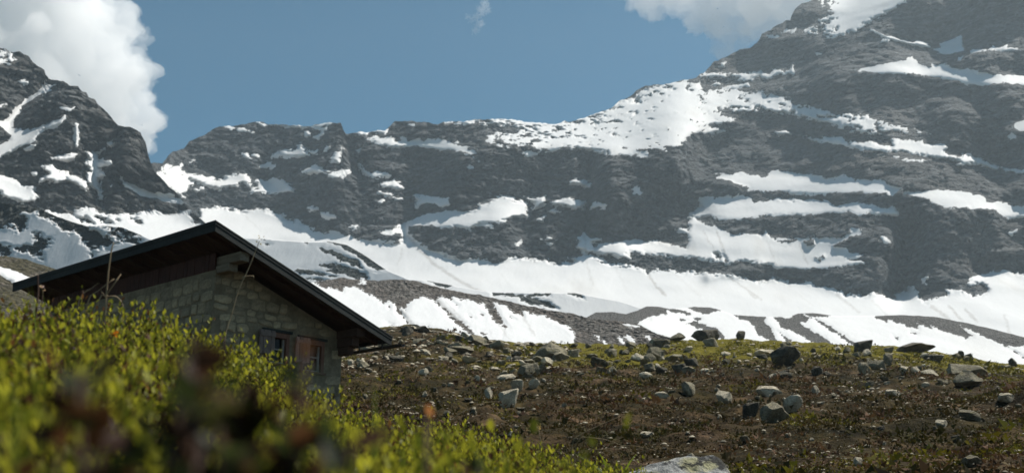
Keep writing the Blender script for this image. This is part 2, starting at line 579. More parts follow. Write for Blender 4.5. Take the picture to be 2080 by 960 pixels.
APRON = [(405, 423), (425, 423), (435, 418), (462, 424), (477, 426), (485, 431), (508, 427), (521, 424), (529, 426), (540, 424), (545, 431), (569, 438), (577, 434),
 (579, 445), (596, 455), (610, 447), (615, 456), (625, 467), (642, 472), (660, 475), (669, 475), (673, 467), (696, 475), (715, 483), (723, 490), (737, 483), (752, 488),
 (771, 488), (775, 493), (804, 494), (817, 485), (820, 477), (816, 462), (823, 452), (828, 462), (828, 477), (835, 479), (850, 490), (856, 498), (871, 507), (896, 512), (910, 519),
 (927, 525), (967, 526), (987, 528), (1000, 533), (1021, 533), (1035, 524), (1067, 526), (1104, 527), (1117, 533), (1137, 535), (1154, 537), (1167, 530), (1156, 524),
 (1181, 520), (1183, 510), (1191, 512), (1196, 518), (1212, 523), (1229, 534), (1275, 538), (1300, 544), (1315, 552), (1337, 550), (1367, 551), (1383, 556), (1404, 550), (1410, 557),
 (1442, 556), (1475, 556), (1500, 559), (1521, 567), (1542, 572), (1560, 568), (1569, 563), (1590, 572), (1617, 575), (1646, 575), (1662, 582), (1677, 582), (1698, 588),
 (1717, 600), (1754, 602), (1775, 594), (1802, 605), (1821, 607), (1819, 600), (1833, 592), (1842, 592), (1844, 582), (1856, 582), (1865, 592), (1866, 605), (1883, 614),
 (1888, 608), (1901, 602), (1924, 600), (1925, 590), (1936, 590), (1951, 589), (1967, 598), (1978, 602), (2007, 593), (2007, 583), (1997, 575), (1967, 577), (1959, 573),
 (1978, 562), (2005, 556), (2017, 549), (2030, 552), (2045, 548), (2055, 554), (2080, 556), (2320, 560), (2320, 780), (300, 780), (300, 470), (405, 440)]
LEDGE_C = [(1182, 507), (1171, 503), (1177, 484), (1188, 472), (1196, 482), (1219, 484), (1217, 488), (1200, 492), (1208, 503), (1219, 499), (1248, 492), (1273, 489), (1292, 489),
 (1317, 490), (1344, 492), (1365, 497), (1383, 502), (1394, 505), (1398, 496), (1402, 482), (1387, 471), (1365, 460), (1377, 461), (1400, 469), (1404, 459), (1399, 440), (1410, 440),
 (1419, 450), (1442, 459), (1462, 466), (1479, 473), (1498, 476), (1535, 474), (1542, 475), (1548, 480), (1556, 472), (1562, 480), (1573, 485), (1583, 482), (1625, 482), (1633, 487),
 (1656, 481), (1679, 481), (1704, 483), (1727, 473), (1729, 464), (1737, 465), (1750, 469), (1752, 476), (1729, 480), (1694, 498), (1719, 505), (1727, 514), (1754, 519), (1746, 523),
 (1721, 527), (1750, 531), (1756, 535), (1721, 538), (1681, 542), (1635, 545), (1577, 545), (1569, 538), (1552, 536), (1512, 530), (1479, 534), (1452, 530), (1417, 523), (1379, 522), (1344, 517),
 (1317, 514), (1279, 510), (1271, 515), (1279, 525), (1262, 523), (1246, 517), (1219, 517), (1206, 512), (1193, 511)]
LEDGE_B = [(1399, 438), (1426, 421), (1422, 408), (1420, 402), (1440, 398), (1451, 402), (1470, 397), (1488, 402), (1507, 393), (1511, 401), (1526, 402), (1533, 409), (1557, 408), (1582, 401),
 (1588, 407), (1609, 404), (1640, 407), (1678, 407), (1697, 416), (1711, 416), (1732, 408), (1742, 410), (1751, 419), (1755, 413), (1765, 421), (1771, 413), (1792, 424), (1815, 421), (1824, 430),
 (1826, 438), (1805, 436), (1788, 438), (1767, 431), (1749, 436), (1730, 431), (1692, 431), (1630, 436), (1599, 437), (1553, 437), (1530, 442), (1497, 444), (1474, 444), (1442, 437), (1415, 442)]
LEDGE_D = [(1455, 359), (1470, 351), (1488, 353), (1505, 351), (1522, 355), (1540, 355), (1547, 362), (1557, 357), (1567, 348), (1578, 345), (1590, 349), (1605, 350), (1626, 355), (1657, 355),
 (1678, 362), (1697, 361), (1713, 357), (1728, 360), (1738, 367), (1742, 362), (1759, 364), (1772, 367), (1786, 366), (1801, 369), (1813, 377), (1830, 381), (1824, 388), (1813, 397), (1799, 390),
 (1780, 391), (1759, 392), (1749, 388), (1732, 390), (1701, 390), (1682, 394), (1659, 395), (1609, 394), (1588, 387), (1561, 390), (1542, 385), (1517, 390), (1524, 381), (1503, 373), (1492, 371), (1476, 366)]
LEDGE_D2 = [(1835, 387), (1857, 389), (1884, 387), (1920, 386), (1951, 388), (1972, 394), (1992, 397), (2005, 408), (2038, 411), (2059, 418), (2080, 420), (2320, 445), (2320, 470), (2080, 441), (2045, 443),
 (2030, 436), (2022, 426), (1988, 423), (1957, 420), (1922, 423), (1903, 414), (1878, 400), (1855, 396), (1836, 395)]
LEDGE_E = [(1632, 281), (1680, 280), (1692, 282), (1705, 277), (1715, 284), (1724, 294), (1727, 285), (1749, 289), (1770, 287), (1788, 295), (1813, 297), (1811, 279), (1830, 285), (1867, 286), (1892, 295), (1917, 292),
 (1926, 300), (1915, 307), (1945, 319), (1972, 313), (1982, 322), (1999, 328), (2030, 340), (2024, 347), (2011, 342), (1986, 334), (1972, 335), (1942, 336), (1951, 328), (1928, 322), (1897, 320), (1857, 313),
 (1838, 307), (1805, 307), (1759, 305), (1726, 301), (1707, 294), (1680, 290)]
SADDLE = [(895, 238), (942, 236), (975, 233), (1037, 232), (1065, 237), (1096, 240), (1127, 241), (1158, 237), (1210, 222), (1240, 210), (1262, 205), (1290, 200), (1300, 190), (1320, 178), (1350, 166), (1380, 164), (1412, 168),
 (1425, 178), (1415, 186), (1435, 187), (1455, 182), (1480, 180), (1500, 184), (1530, 187), (1550, 184), (1570, 190), (1590, 200), (1615, 213), (1640, 217), (1680, 225), (1701, 234), (1726, 232), (1749, 236),
 (1774, 241), (1801, 251), (1824, 258), (1853, 264), (1892, 273), (1863, 269), (1813, 266), (1775, 264), (1792, 272), (1751, 270), (1730, 267), (1742, 261), (1715, 255), (1711, 268), (1704, 254), (1680, 248),
 (1636, 240), (1584, 230), (1548, 220), (1532, 220), (1538, 228), (1490, 227), (1480, 218), (1457, 220), (1463, 232), (1494, 246), (1438, 253), (1475, 266), (1434, 273), (1423, 268), (1402, 270), (1382, 293),
 (1359, 294), (1334, 289), (1352, 303), (1323, 299), (1290, 303), (1317, 314), (1319, 321), (1277, 314), (1240, 312), (1204, 303), (1167, 301), (1137, 301), (1108, 310), (1092, 301), (1075, 292), (1054, 297), (1012, 293),
 (1023, 285), (1006, 280), (1029, 274), (1010, 271), (1037, 268), (1050, 258), (1037, 254), (1019, 258), (1004, 253), (977, 251), (950, 251), (930, 250), (900, 251)]
TOPSNOW = [(1860, -14), (1845, 0), (1826, 12), (1805, 25), (1780, 35), (1759, 50), (1747, 60), (1722, 67), (1701, 75), (1680, 79), (1677, 71), (1625, 67), (1640, 56), (1662, 52), (1662, 40), (1685, 27), (1671, 12), (1660, -6), (1700, -30), (1780, -60), (1860, -60)]
BAND_H = [(1423, 155), (1450, 150), (1471, 152), (1507, 150), (1546, 144), (1559, 149), (1577, 139), (1592, 146), (1605, 143), (1610, 134), (1617, 147), (1592, 152), (1575, 151), (1559, 163), (1542, 154), (1519, 164), (1496, 163), (1502, 157), (1475, 157), (1448, 156)]
LEDGE_J = [(1742, 144), (1767, 137), (1788, 131), (1813, 127), (1840, 121), (1854, 112), (1855, 123), (1876, 134), (1892, 138), (1890, 129), (1920, 131), (1951, 144), (1965, 138), (1992, 149), (2013, 152), (2080, 155), (2320, 170), (2320, 190),
 (2076, 173), (2038, 169), (2005, 171), (1972, 173), (1940, 163), (1888, 155), (1863, 149), (1815, 150), (1780, 146)]
LEDGE_K = [(1768, 57), (1785, 67), (1810, 77), (1853, 88), (1863, 83), (1882, 89), (1899, 100), (1911, 96), (1909, 89), (1934, 81), (1951, 74), (1955, 81), (1953, 94), (1957, 102), (1930, 109), (1915, 109), (1888, 97), (1855, 92), (1808, 80), (1783, 70), (1767, 60)]
SMALL = [
 [(1970, 103), (2005, 98), (2032, 96), (2045, 91), (2047, 96), (2074, 102), (2034, 103), (2005, 105), (1972, 107)],
 [(1941, 124), (1959, 112), (1962, 114), (1943, 126)], [(1790, 84), (1803, 78), (1811, 83), (1803, 86)],
 [(2057, 253), (2080, 245), (2320, 230), (2320, 275), (2080, 266), (2067, 263)], [(2045, 277), (2055, 271), (2063, 277), (2055, 283)],
 [(1569, 265), (1582, 268), (1598, 265), (1609, 273), (1582, 275)], [(1786, 480), (1797, 479), (1805, 486), (1811, 494), (1797, 491)], [(1777, 486), (1786, 486), (1784, 491)],
 [(1870, 565), (1886, 562), (1878, 569), (1882, 577), (1874, 576)], [(2051, 472), (2065, 465), (2067, 470), (2055, 474)],
 [(1805, 316), (1830, 318), (1850, 321), (1888, 327), (1865, 328), (1840, 324)], [(2034, 341), (2060, 343), (2080, 345), (2320, 352), (2320, 362), (2080, 351), (2050, 347)],
 [(1467, 179), (1486, 174), (1521, 169), (1522, 176), (1490, 181)], [(1448, 172), (1455, 168), (1462, 172), (1452, 176)], [(1459, 131), (1475, 125), (1470, 134)],
 [(1553, 73), (1570, 72), (1588, 75), (1572, 78)], [(1585, 66), (1600, 60), (1618, 58), (1612, 66), (1592, 69)], [(1623, 103), (1632, 99), (1640, 102), (1634, 106)], [(1648, 106), (1660, 107), (1668, 109), (1655, 110)],
 [(331, 340), (348, 336), (342, 345), (367, 336), (369, 347), (387, 353), (412, 353), (433, 365), (454, 365), (462, 356), (475, 353), (496, 352), (510, 373), (492, 372), (477, 378), (465, 376), (446, 384), (417, 376),
  (392, 365), (372, 359), (392, 374), (379, 380), (383, 388), (369, 395), (375, 402), (358, 392), (342, 378), (325, 363), (312, 351), (335, 353)],
 [(523, 366), (542, 370), (554, 364), (573, 365), (583, 374), (595, 380), (594, 390), (573, 390), (550, 392), (533, 390), (512, 392), (512, 386), (529, 382)],
 [(529, 340), (544, 329), (555, 334), (555, 341)], [(553, 318), (569, 307), (590, 308), (604, 297), (612, 293), (625, 313), (617, 318), (590, 318)],
 [(492, 314), (500, 313), (512, 323), (504, 322)], [(514, 316), (521, 314), (524, 318), (517, 319)],
 [(608, 351), (619, 342), (642, 335), (650, 339), (652, 347), (679, 354), (696, 346), (710, 345), (708, 353), (681, 362), (672, 360), (654, 351), (633, 350), (619, 353)],
 [(669, 320), (679, 309), (696, 306), (687, 330), (675, 328)], [(654, 304), (669, 298), (662, 306)], [(630, 308), (648, 305), (644, 311)],
 [(615, 275), (623, 267), (631, 272), (625, 277)], [(640, 278), (656, 268), (660, 274), (646, 281)], [(628, 256), (646, 261), (662, 261), (650, 265)], [(640, 256), (655, 251), (677, 247), (675, 251), (655, 256)],
 [(482, 261), (496, 261), (512, 270), (500, 266)], [(458, 256), (473, 260), (464, 262)], [(523, 248), (543, 255), (535, 257)], [(540, 252), (571, 255), (621, 259), (640, 255), (640, 246), (540, 246)],
 [(398, 386), (412, 382), (404, 390)], [(626, 423), (633, 417), (642, 424), (633, 428)], [(652, 433), (667, 435), (681, 442), (667, 443)], [(386, 330), (392, 324), (393, 331)],
 [(748, 282), (767, 280), (783, 280), (806, 287), (822, 290), (815, 281), (829, 287), (850, 282), (860, 287), (890, 284), (921, 290), (946, 300), (966, 305), (958, 312), (933, 306), (912, 303), (885, 304), (858, 297), (844, 293), (829, 300), (796, 298), (775, 293), (765, 291)],
 [(715, 268), (746, 268), (745, 275), (729, 275)], [(755, 266), (785, 264), (782, 274), (777, 270)], [(832, 251), (840, 250), (838, 254)],
 [(729, 334), (735, 343), (754, 352), (767, 347), (781, 349), (792, 356), (771, 359), (752, 358), (737, 352)], [(723, 308), (731, 306), (730, 310)],
 [(774, 375), (802, 367), (815, 374), (818, 383), (800, 384), (783, 380)], [(770, 390), (783, 392), (794, 395), (785, 399)], [(772, 410), (778, 407), (778, 411)], [(800, 402), (815, 404), (806, 406)],
 [(842, 394), (850, 397), (887, 403), (910, 405), (912, 412), (898, 421), (885, 414), (858, 413), (850, 422), (845, 421), (850, 408), (842, 402)],
 [(821, 458), (831, 448), (869, 431), (890, 433), (921, 427), (946, 433), (971, 425), (971, 415), (992, 411), (1019, 397), (1040, 401), (1046, 408), (1067, 410), (1071, 420), (1069, 440), (1040, 440), (1015, 452), (971, 453), (952, 467), (937, 461), (896, 461), (877, 454), (854, 456), (831, 456)],
 [(1065, 401), (1083, 403), (1104, 400), (1107, 407), (1098, 420), (1081, 427), (1087, 413), (1075, 407)], [(1118, 410), (1137, 406), (1152, 400), (1171, 403), (1187, 414), (1183, 424), (1158, 421), (1137, 417), (1123, 416)],
 [(1200, 421), (1215, 407), (1229, 416), (1225, 421)], [(1118, 429), (1129, 425), (1137, 430), (1127, 434)], [(1093, 446), (1105, 442), (1102, 450)], [(1096, 487), (1117, 480), (1127, 485), (1110, 489)], [(1042, 497), (1058, 486), (1060, 491), (1048, 498)],
 [(1153, 371), (1167, 367), (1190, 369), (1207, 376), (1190, 380), (1177, 373)], [(1286, 385), (1292, 381), (1304, 392), (1287, 393)], [(1067, 313), (1077, 305), (1087, 312), (1071, 322)], [(973, 458), (1002, 457), (1000, 461)],
 [(985, 287), (992, 278), (1002, 280), (1002, 290)], [(771, 473), (783, 466), (795, 466), (815, 458), (819, 470), (800, 475), (785, 473)], [(962, 322), (975, 320), (972, 325)], [(950, 339), (957, 337), (958, 341)], [(1112, 494), (1121, 493), (1118, 498)], [(708, 462), (728, 461), (724, 465)],
]

def spk_sad(px, py):       # thin, stony snow at the left end and along the crest, clean in the bowl
    d = np.minimum(sstep(1040, 1180, px), sstep(-6, 40, py - np.interp(px, [c[0] for c in CREST], [c[1] for c in CREST])) * 0.9 + 0.1)
    d = np.where(px > 1400, 0.35 + 0.35 * sstep(195, 215, py), d)
    return 0.62 * d - 0.05

def spk_top(px, py):
    return sstep(1675, 1725, px) * 1.2 - 0.15

def slope_main(px, py, sl, g):
    right = sstep(1380, 1500, px)
    sl = sl - right * 4.5 * (1 - g) - sstep(1780, 1900, px) * 0 * (1 - g) + sstep(1900, 2080, px) * 5 * (1 - g)                       # massif rock eased so sun reaches its ledges, steeper at far right
    up = sstep(330, 235, py) * (1 - right)
    sl = sl - up * 7 * (1 - g)
    apron = g * sstep(500, 600, py)
    sl = sl - apron * 9
    return sl + 5 * fbm(px / 120., py / 34., o=3) * (1 - g)

snows = [(APRON, [[(1168, 503), (1181, 505), (1180, 519), (1160, 522)]], 4.0)]
snows += [(LEDGE_C, [[(1575, 488), (1600, 487), (1618, 486), (1612, 492), (1590, 493)], [(1632, 490), (1655, 486), (1654, 496), (1640, 500)], [(1656, 525), (1672, 517), (1676, 522), (1664, 531)], [(1450, 514), (1458, 512), (1468, 525), (1455, 524)], [(1465, 512), (1475, 524), (1480, 533), (1474, 533)]], 3.5),
          (LEDGE_B, [], 3.5), (LEDGE_D, [], 3.5), (LEDGE_D2, [], 3.5), (LEDGE_E, [], 4.0),
          (SADDLE, [], 6.0, (13., 27., 0.12, spk_sad)), (TOPSNOW, [], 5.0, (13., 17., 0.1, spk_top)), (BAND_H, [], 4.0), (LEDGE_J, [], 3.5), (LEDGE_K, [], 1.5)]
snows += [(s, [], 3.2) for s in SMALL]
folds = [([(1197, 320), (1193, 400), (1188, 475)], 7, 16), ([(1350, 420), (1345, 470)], 38, 34), ([(1290, 460), (1300, 480)], 22, 18), ([(1440, 300), (1415, 370), (1405, 420)], 26, 30),
         ([(1850, 470), (1835, 530), (1828, 585)], 24, 42), ([(1800, 500), (1790, 560)], 22, -12), ([(704, 275), (725, 330), (732, 360)], 11, 20),
         ([(545, 325), (538, 352), (550, 372)], 16, 20), ([(690, 275), (670, 350), (690, 420)], 26, -20), ([(820, 455), (822, 480)], 9, 14), 
         ([(1000, 320), (930, 390)], 50, -20), ([(860, 330), (830, 420)], 30, 16), ([(1110, 330), (1085, 400), (1060, 480)], 22, 18), ([(1240, 330), (1250, 430)], 22, -20),
         ([(1950, 0), (1900, 80)], 40, 30), ([(1980, 200), (2020, 330)], 30, 26), ([(1700, 170), (1720, 240)], 30, -18), ([(1880, 180), (1860, 260)], 40, 22), ([(1990, 470), (1995, 540)], 20, 18), ([(1440, 560), (1540, 545)], 10, -10)]
DIRT = [([(833, 485), (850, 505), (880, 535), (925, 565), (960, 585), (1000, 600)], 3.2, 1.0), ([(816, 505), (814, 520), (807, 537)], 2.6, .7), ([(1315, 553), (1325, 570), (1335, 583), (1352, 600)], 2.6, 1.1), ([(1475, 558), (1505, 580), (1547, 608)], 2.2, 1.0),
        ([(1515, 588), (1535, 606)], 2.0, .9), ([(1700, 598), (1745, 634)], 3.0, .8), ([(1770, 610), (1805, 642)], 3.0, .7), ([(1893, 622), (1928, 648)], 3.4, 1.0), ([(1928, 622), (1952, 648)], 3.0, 1.0), ([(1960, 628), (1984, 652)], 3.0, .9), ([(2040, 640), (2052, 682)], 3.4, .8),
        ([(1428, 468), (1448, 502), (1456, 516)], 1.8, .9), ([(1455, 470), (1476, 526)], 2.0, 1.0), ([(1556, 485), (1577, 538)], 1.8, .8), ([(1622, 492), (1640, 536)], 2.0, .9), ([(1188, 480), (1190, 530), (1205, 580)], 3.0, .7), ([(1080, 530), (1095, 570)], 2.5, .45), ([(1250, 540), (1270, 585)], 3.0, .5),
        ([(1600, 580), (1650, 620)], 3.0, .5), ([(1370, 555), (1420, 600)], 4.0, .5), ([(1000, 535), (1040, 585)], 4.0, .4), ([(700, 490), (760, 530)], 3.0, .4), ([(500, 440), (530, 470)], 2.5, .6)]
mountain = relief('mountain', MAT_CLIFF, MAT_SNOW, CREST, [(200, 640), (600, 640), (900, 650), (1400, 690), (2300, 730)], lambda x: np.interp(x, [200, 500, 1000, 1320, 1680, 2230], [750, 740, 700, 690, 690, 700]),
                  (270, 2190), 2.5, 2.3, 58, 37, snows, rough=(18., 85., 6.0, 16.), jag=3.0, folds=folds, slope_fn=slope_main, seed=1.7, dirt=DIRT,
                  label='grey rock wall and steep banded massif with snowfields behind the hut')

# --- the left peak
LCREST = [(-140, 60), (-60, 90), (0, 97), (12, 100), (27, 107), (40, 105), (58, 115), (69, 128), (90, 142), (92, 151), (100, 162), (117, 163), (129, 165), (142, 175), (158, 174), (165, 184),
 (177, 190), (179, 197), (192, 201), (200, 213), (223, 234), (240, 255), (250, 256), (269, 259), (285, 267), (291, 280), (296, 290), (300, 311), (306, 331), (312, 345), (319, 354), (340, 375), (358, 392), (371, 408), (390, 430), (420, 455), (470, 500)]
LSN = [
 ([(-140, 90), (0, 106), (15, 105), (23, 111), (29, 122), (19, 130), (8, 124), (0, 132), (-140, 140)], [], 4.0, (13., 14., 0.15)),
 ([(118, 170), (100, 172), (83, 180), (72, 191), (50, 207), (39, 213), (28, 227), (12, 246), (-2, 250), (8, 262), (22, 275), (22, 284), (10, 290), (-20, 300), (-140, 320), (-140, 380), (0, 321), (13, 313), (42, 297), (65, 288), (75, 277),
   (90, 265), (108, 259), (127, 249), (131, 238), (117, 247), (94, 254), (77, 261), (52, 266), (35, 265), (19, 259), (25, 246), (39, 223), (43, 216), (53, 211), (76, 194), (96, 184)], [], 1.6),
 ([(51, 303), (60, 297), (76, 290), (72, 296), (55, 304)], [], 2.0), ([(106, 323), (135, 316), (144, 310), (157, 313), (150, 324), (131, 328)], [], 2.5),
 ([(87, 339), (108, 333), (117, 347), (146, 354), (171, 365), (177, 372), (173, 385), (154, 375), (135, 366), (117, 372), (96, 366), (79, 372), (83, 363), (100, 353), (90, 347)], [], 3.0),
 ([(177, 311), (194, 311), (212, 301), (198, 315), (202, 326), (225, 325), (223, 334), (200, 340), (215, 357), (201, 363), (203, 378), (209, 405), (202, 406), (194, 384), (179, 370), (175, 349), (185, 349), (172, 332), (183, 324)], [], 3.0),
 ([(245, 360), (252, 368), (277, 378), (292, 388), (317, 396), (317, 390), (352, 395), (342, 401), (373, 409), (369, 414), (333, 408), (317, 402), (287, 397), (267, 386), (253, 377)], [], 1.8),
 ([(-140, 330), (0, 357), (10, 361), (35, 370), (50, 377), (69, 376), (71, 390), (80, 401), (67, 407), (46, 411), (40, 407), (6, 399), (0, 388), (-140, 380)], [], 3.0),
 ([(217, 293), (237, 288), (225, 296)], [], 1.5), ([(123, 217), (144, 221), (154, 216), (150, 221), (140, 224)], [], 1.5), ([(38, 165), (60, 166), (54, 170), (42, 168)], [], 1.5), ([(-60, 214), (0, 213), (12, 210), (0, 217), (-60, 222)], [], 1.5),
 ([(152, 250), (160, 252), (158, 300), (152, 302)], [], 1.2), ([(222, 378), (229, 375), (226, 381)], [], 1.0), ([(66, 353), (74, 351), (76, 355), (68, 358)], [], 1.5),  # first outline is a waterfall streak, laid as snow
 ([(100, 428), (117, 436), (150, 438), (155, 425), (175, 424), (190, 424), (204, 434), (217, 438), (240, 434), (267, 437), (280, 432), (292, 431), (310, 430), (342, 436), (375, 430), (400, 428), (440, 460), (500, 520), (500, 640), (-140, 640), (-140, 440), (60, 428)],
  [[(154, 441), (175, 440), (189, 452), (165, 452)], [(192, 440), (212, 440), (228, 453), (210, 455)], [(266, 444), (286, 446), (287, 453), (268, 451)], [(384, 432), (415, 436), (426, 452), (396, 458)], [(235, 446), (242, 447), (240, 450)]], 3.0),
]
lfolds = [([(100, 172), (60, 200), (20, 250)], 10, 12), ([(195, 310), (195, 360), (206, 410)], 10, 14), ([(245, 360), (290, 392), (360, 408)], 9, 8), ([(150, 180), (130, 250), (80, 330)], 30, -16), ([(260, 270), (255, 330)], 25, -14), ([(230, 260), (215, 290)], 14, 10)]
relief('mountain_peak', MAT_CLIFF2, MAT_SNOW, LCREST, [(-140, 600), (480, 560)], 560, (-130, 470), 2.5, 2.3, 57, 40, LSN, rough=(12., 65., 4.6, 12.), strat=0.02, jag=2.6, folds=lfolds, seed=6.3,
       slope_fn=lambda px, py, sl, g: sl - 10 * g * sstep(410, 440, py) + 5 * fbm(px / 70., py / 40., o=3) * (1 - g), label='dark pointed rock peak with snow gullies at the left')

# --- low hills and moraines in front of the wall
H1C = [(-140, 395), (-40, 405), (0, 410), (27, 416), (52, 419), (79, 423), (100, 433), (117, 440), (146, 450), (175, 459), (208, 458), (250, 462), (271, 471), (292, 480), (330, 497), (400, 520), (470, 548), (560, 595)]
H1S = [([(-140, 380), (500, 380), (500, 640), (-140, 640)],
  [[(-140, 380), (500, 380), (240, 458), (205, 456), (175, 458), (235, 492), (220, 503), (190, 497), (170, 492), (165, 475), (130, 468), (105, 447), (85, 441), (70, 427), (42, 432), (55, 445), (50, 460), (40, 468), (20, 456), (0, 461), (-60, 450), (-140, 450)],
   [(-60, 490), (0, 495), (20, 500), (25, 510), (12, 518), (0, 515), (-60, 510)], [(70, 475), (100, 485), (95, 500), (85, 510), (85, 522), (70, 515), (50, 510), (30, 505), (40, 500), (65, 497), (76, 488)],
   [(215, 459), (250, 460), (282, 476), (270, 481), (240, 471)], [(220, 473), (245, 477), (287, 490), (280, 494), (240, 485)], [(182, 504), (200, 502), (192, 508)], [(188, 518), (196, 517), (193, 520)]], 7.0)]
relief('hill', MAT_DARKHILL, MAT_SNOW, H1C, [(-140, 600), (560, 600)], lambda x: np.interp(x, [-140, 460], [400, 300]), (-130, 550), 2.6, 2.2, 49, 47, H1S, rough=(4., 40., 1.0, 6.), jag=0.8, blur=60, seed=3.3, snow_t=0.6, k_off=0.16,  # steepened and turned from the sun to stand in for cloud shade
       back=((8, -1), (30, -10), (90, -50)), label='low dark hill streaked with snow in front of the left peak')
H0C = [(-140, 505), (-30, 514), (0, 519), (25, 521), (54, 527), (83, 537), (110, 545), (135, 551), (160, 560), (220, 585), (300, 615), (350, 646)]
relief('heath_hill', MAT_HEATHHILL, MAT_SNOW, H0C, [(-140, 650), (350, 650)], 135, (-130, 345), 2.6, 2.2, 25, 23,
       [([(-140, 515), (-30, 533), (0, 542), (31, 550), (60, 563), (31, 574), (12, 567), (0, 558), (-140, 530)], [], 1.0)], rough=(1.2, 15., 0.5, 2.2), jag=1.5, blur=60, seed=8.3, snow_t=0.5, k_off=0.1,
       back=((5, -1), (20, -6), (60, -30)), label='brown stony slope with a small snow strip beside the hut roof')
H2C = [(200, 690), (260, 570), (330, 505), (380, 482), (440, 480), (498, 483), (550, 486), (625, 491), (665, 490), (704, 497), (737, 516), (783, 547), (829, 567), (870, 570), (921, 580), (1000, 594), (1083, 595), (1167, 595), (1223, 605), (1258, 611), (1300, 625), (1400, 655)]
H2S = [([(150, 440), (1500, 440), (1500, 760), (150, 760)],
  [[(655, 482), (690, 488), (715, 500), (740, 514), (786, 546), (765, 549), (755, 545), (745, 538), (737, 530), (725, 520), (705, 507), (690, 497), (668, 493)],
   [(650, 504), (677, 508), (710, 523), (727, 529), (735, 544), (719, 540), (704, 531), (690, 531), (675, 517), (658, 513)], [(648, 537), (671, 534), (702, 540), (742, 554), (747, 566), (723, 565), (702, 558), (660, 552), (673, 546)],
   [(596, 549), (614, 547), (640, 550), (680, 560), (655, 559), (600, 553)], [(612, 564), (640, 563), (668, 568), (640, 571)], [(862, 566), (890, 567), (924, 578), (905, 585), (880, 577)],
   [(995, 592), (1030, 594), (1070, 600), (1120, 592), (1118, 600), (1069, 602), (1094, 605), (1119, 615), (1133, 627), (1104, 622), (1083, 620), (1056, 610), (1062, 603), (1030, 600), (1000, 600)],
   [(1140, 594), (1167, 591), (1181, 596), (1184, 606), (1167, 601)], [(530, 486), (552, 487), (548, 490)], [(535, 494), (550, 496), (540, 500)], [(618, 491), (628, 491), (624, 495)]], 3.5)]
relief('snow_hill', MAT_DARKHILL, MAT_SNOW, H2C, [(200, 700), (1400, 740)], lambda x: np.interp(x, [200, 380, 850, 1400], [520, 500, 400, 380]), (200, 1400), 2.6, 2.2, 42, 40, H2S, rough=(3., 45., 0.7, 6.), jag=0.5, blur=80, seed=4.1, snow_t=0.6, k_off=0.13,  # slope tilted away from the sun in place of a cast cloud shadow
       back=((12, -1), (40, -8), (110, -40)), label='smooth snow covered roll with dark rock streaks beyond the roof')
M2C = [(1060, 765), (1100, 720), (1150, 668), (1210, 634), (1240, 633), (1271, 637), (1295, 630), (1312, 622), (1337, 622), (1360, 627), (1385, 625), (1412, 623), (1444, 624), (1465, 630), (1490, 639), (1555, 643), (1604, 643), (1621, 636), (1652, 635), (1692, 641),
 (1730, 641), (1780, 641), (1805, 640), (1838, 639), (1901, 643), (1961, 655), (2005, 665), (2080, 684), (2160, 712), (2260, 750)]
M2H = [[(1040, 600), (1312, 600), (1345, 618), (1358, 628), (1352, 638), (1330, 642), (1300, 652), (1290, 660), (1330, 677), (1370, 690), (1370, 790), (1040, 790)],
 [(1385, 618), (1412, 615), (1444, 618), (1467, 630), (1442, 635), (1429, 638), (1408, 631)], [(1350, 620), (1377, 628), (1404, 634), (1402, 640), (1381, 636), (1352, 630)], [(1376, 645), (1398, 650), (1384, 652)],
 [(1392, 656), (1410, 652), (1458, 667), (1473, 684), (1466, 692), (1440, 676), (1421, 667)], [(1408, 644), (1424, 646), (1428, 651), (1412, 650)],
 [(1488, 638), (1556, 641), (1552, 651), (1565, 667), (1580, 694), (1558, 688), (1537, 678), (1533, 665), (1521, 653), (1504, 647)],
 [(1567, 641), (1604, 646), (1621, 630), (1642, 645), (1637, 655), (1619, 653), (1652, 672), (1708, 704), (1662, 700), (1621, 678), (1596, 667), (1585, 665), (1581, 655)],
 [(1617, 630), (1652, 630), (1694, 639), (1675, 644), (1642, 641)], [(1648, 645), (1667, 651), (1683, 661), (1704, 674), (1745, 701), (1735, 703), (1704, 682), (1681, 667), (1662, 653)], [(1579, 672), (1612, 694), (1600, 694)],
 [(1776, 641), (1805, 630), (1838, 630), (1901, 634), (1961, 645), (2005, 655), (2080, 670), (2270, 730), (2270, 770), (2080, 703), (2042, 703), (2013, 690), (1980, 674), (1951, 662), (1976, 681), (1961, 687), (1934, 677), (1915, 673), (1888, 658),
  (1892, 667), (1863, 657), (1867, 669), (1842, 662), (1805, 648), (1801, 654), (1784, 648)], [(1813, 680), (1826, 683), (1822, 692)], [(1849, 671), (1863, 678), (1850, 676)], [(2042, 702), (2090, 730), (2088, 734)]]
relief('moraine', MAT_GRAVEL, MAT_SNOW, M2C, [(1060, 770), (2270, 800)], 300, (1060, 2230), 2.4, 1.8, 24, 22, [([(1030, 560), (2300, 560), (2300, 900), (1030, 900)], M2H, 3.0)], rough=(2.2, 30., 0.45, 1.8), jag=0.8, blur=80, seed=2.2, snow_t=0.4, k_off=0.08,
       back=((8, -1), (30, -9), (90, -45)), label='grey gravel moraine striped with snow beyond the right meadow')
M1C = [(330, 745), (450, 660), (560, 594), (640, 572), (671, 567), (692, 564), (719, 567), (765, 569), (817, 567), (848, 571), (877, 580), (921, 590), (952, 595), (1000, 604), (1042, 614), (1083, 623), (1135, 632), (1167, 637), (1196, 646), (1229, 649), (1270, 654), (1302, 660), (1333, 677), (1365, 686), (1420, 700), (1500, 725)]
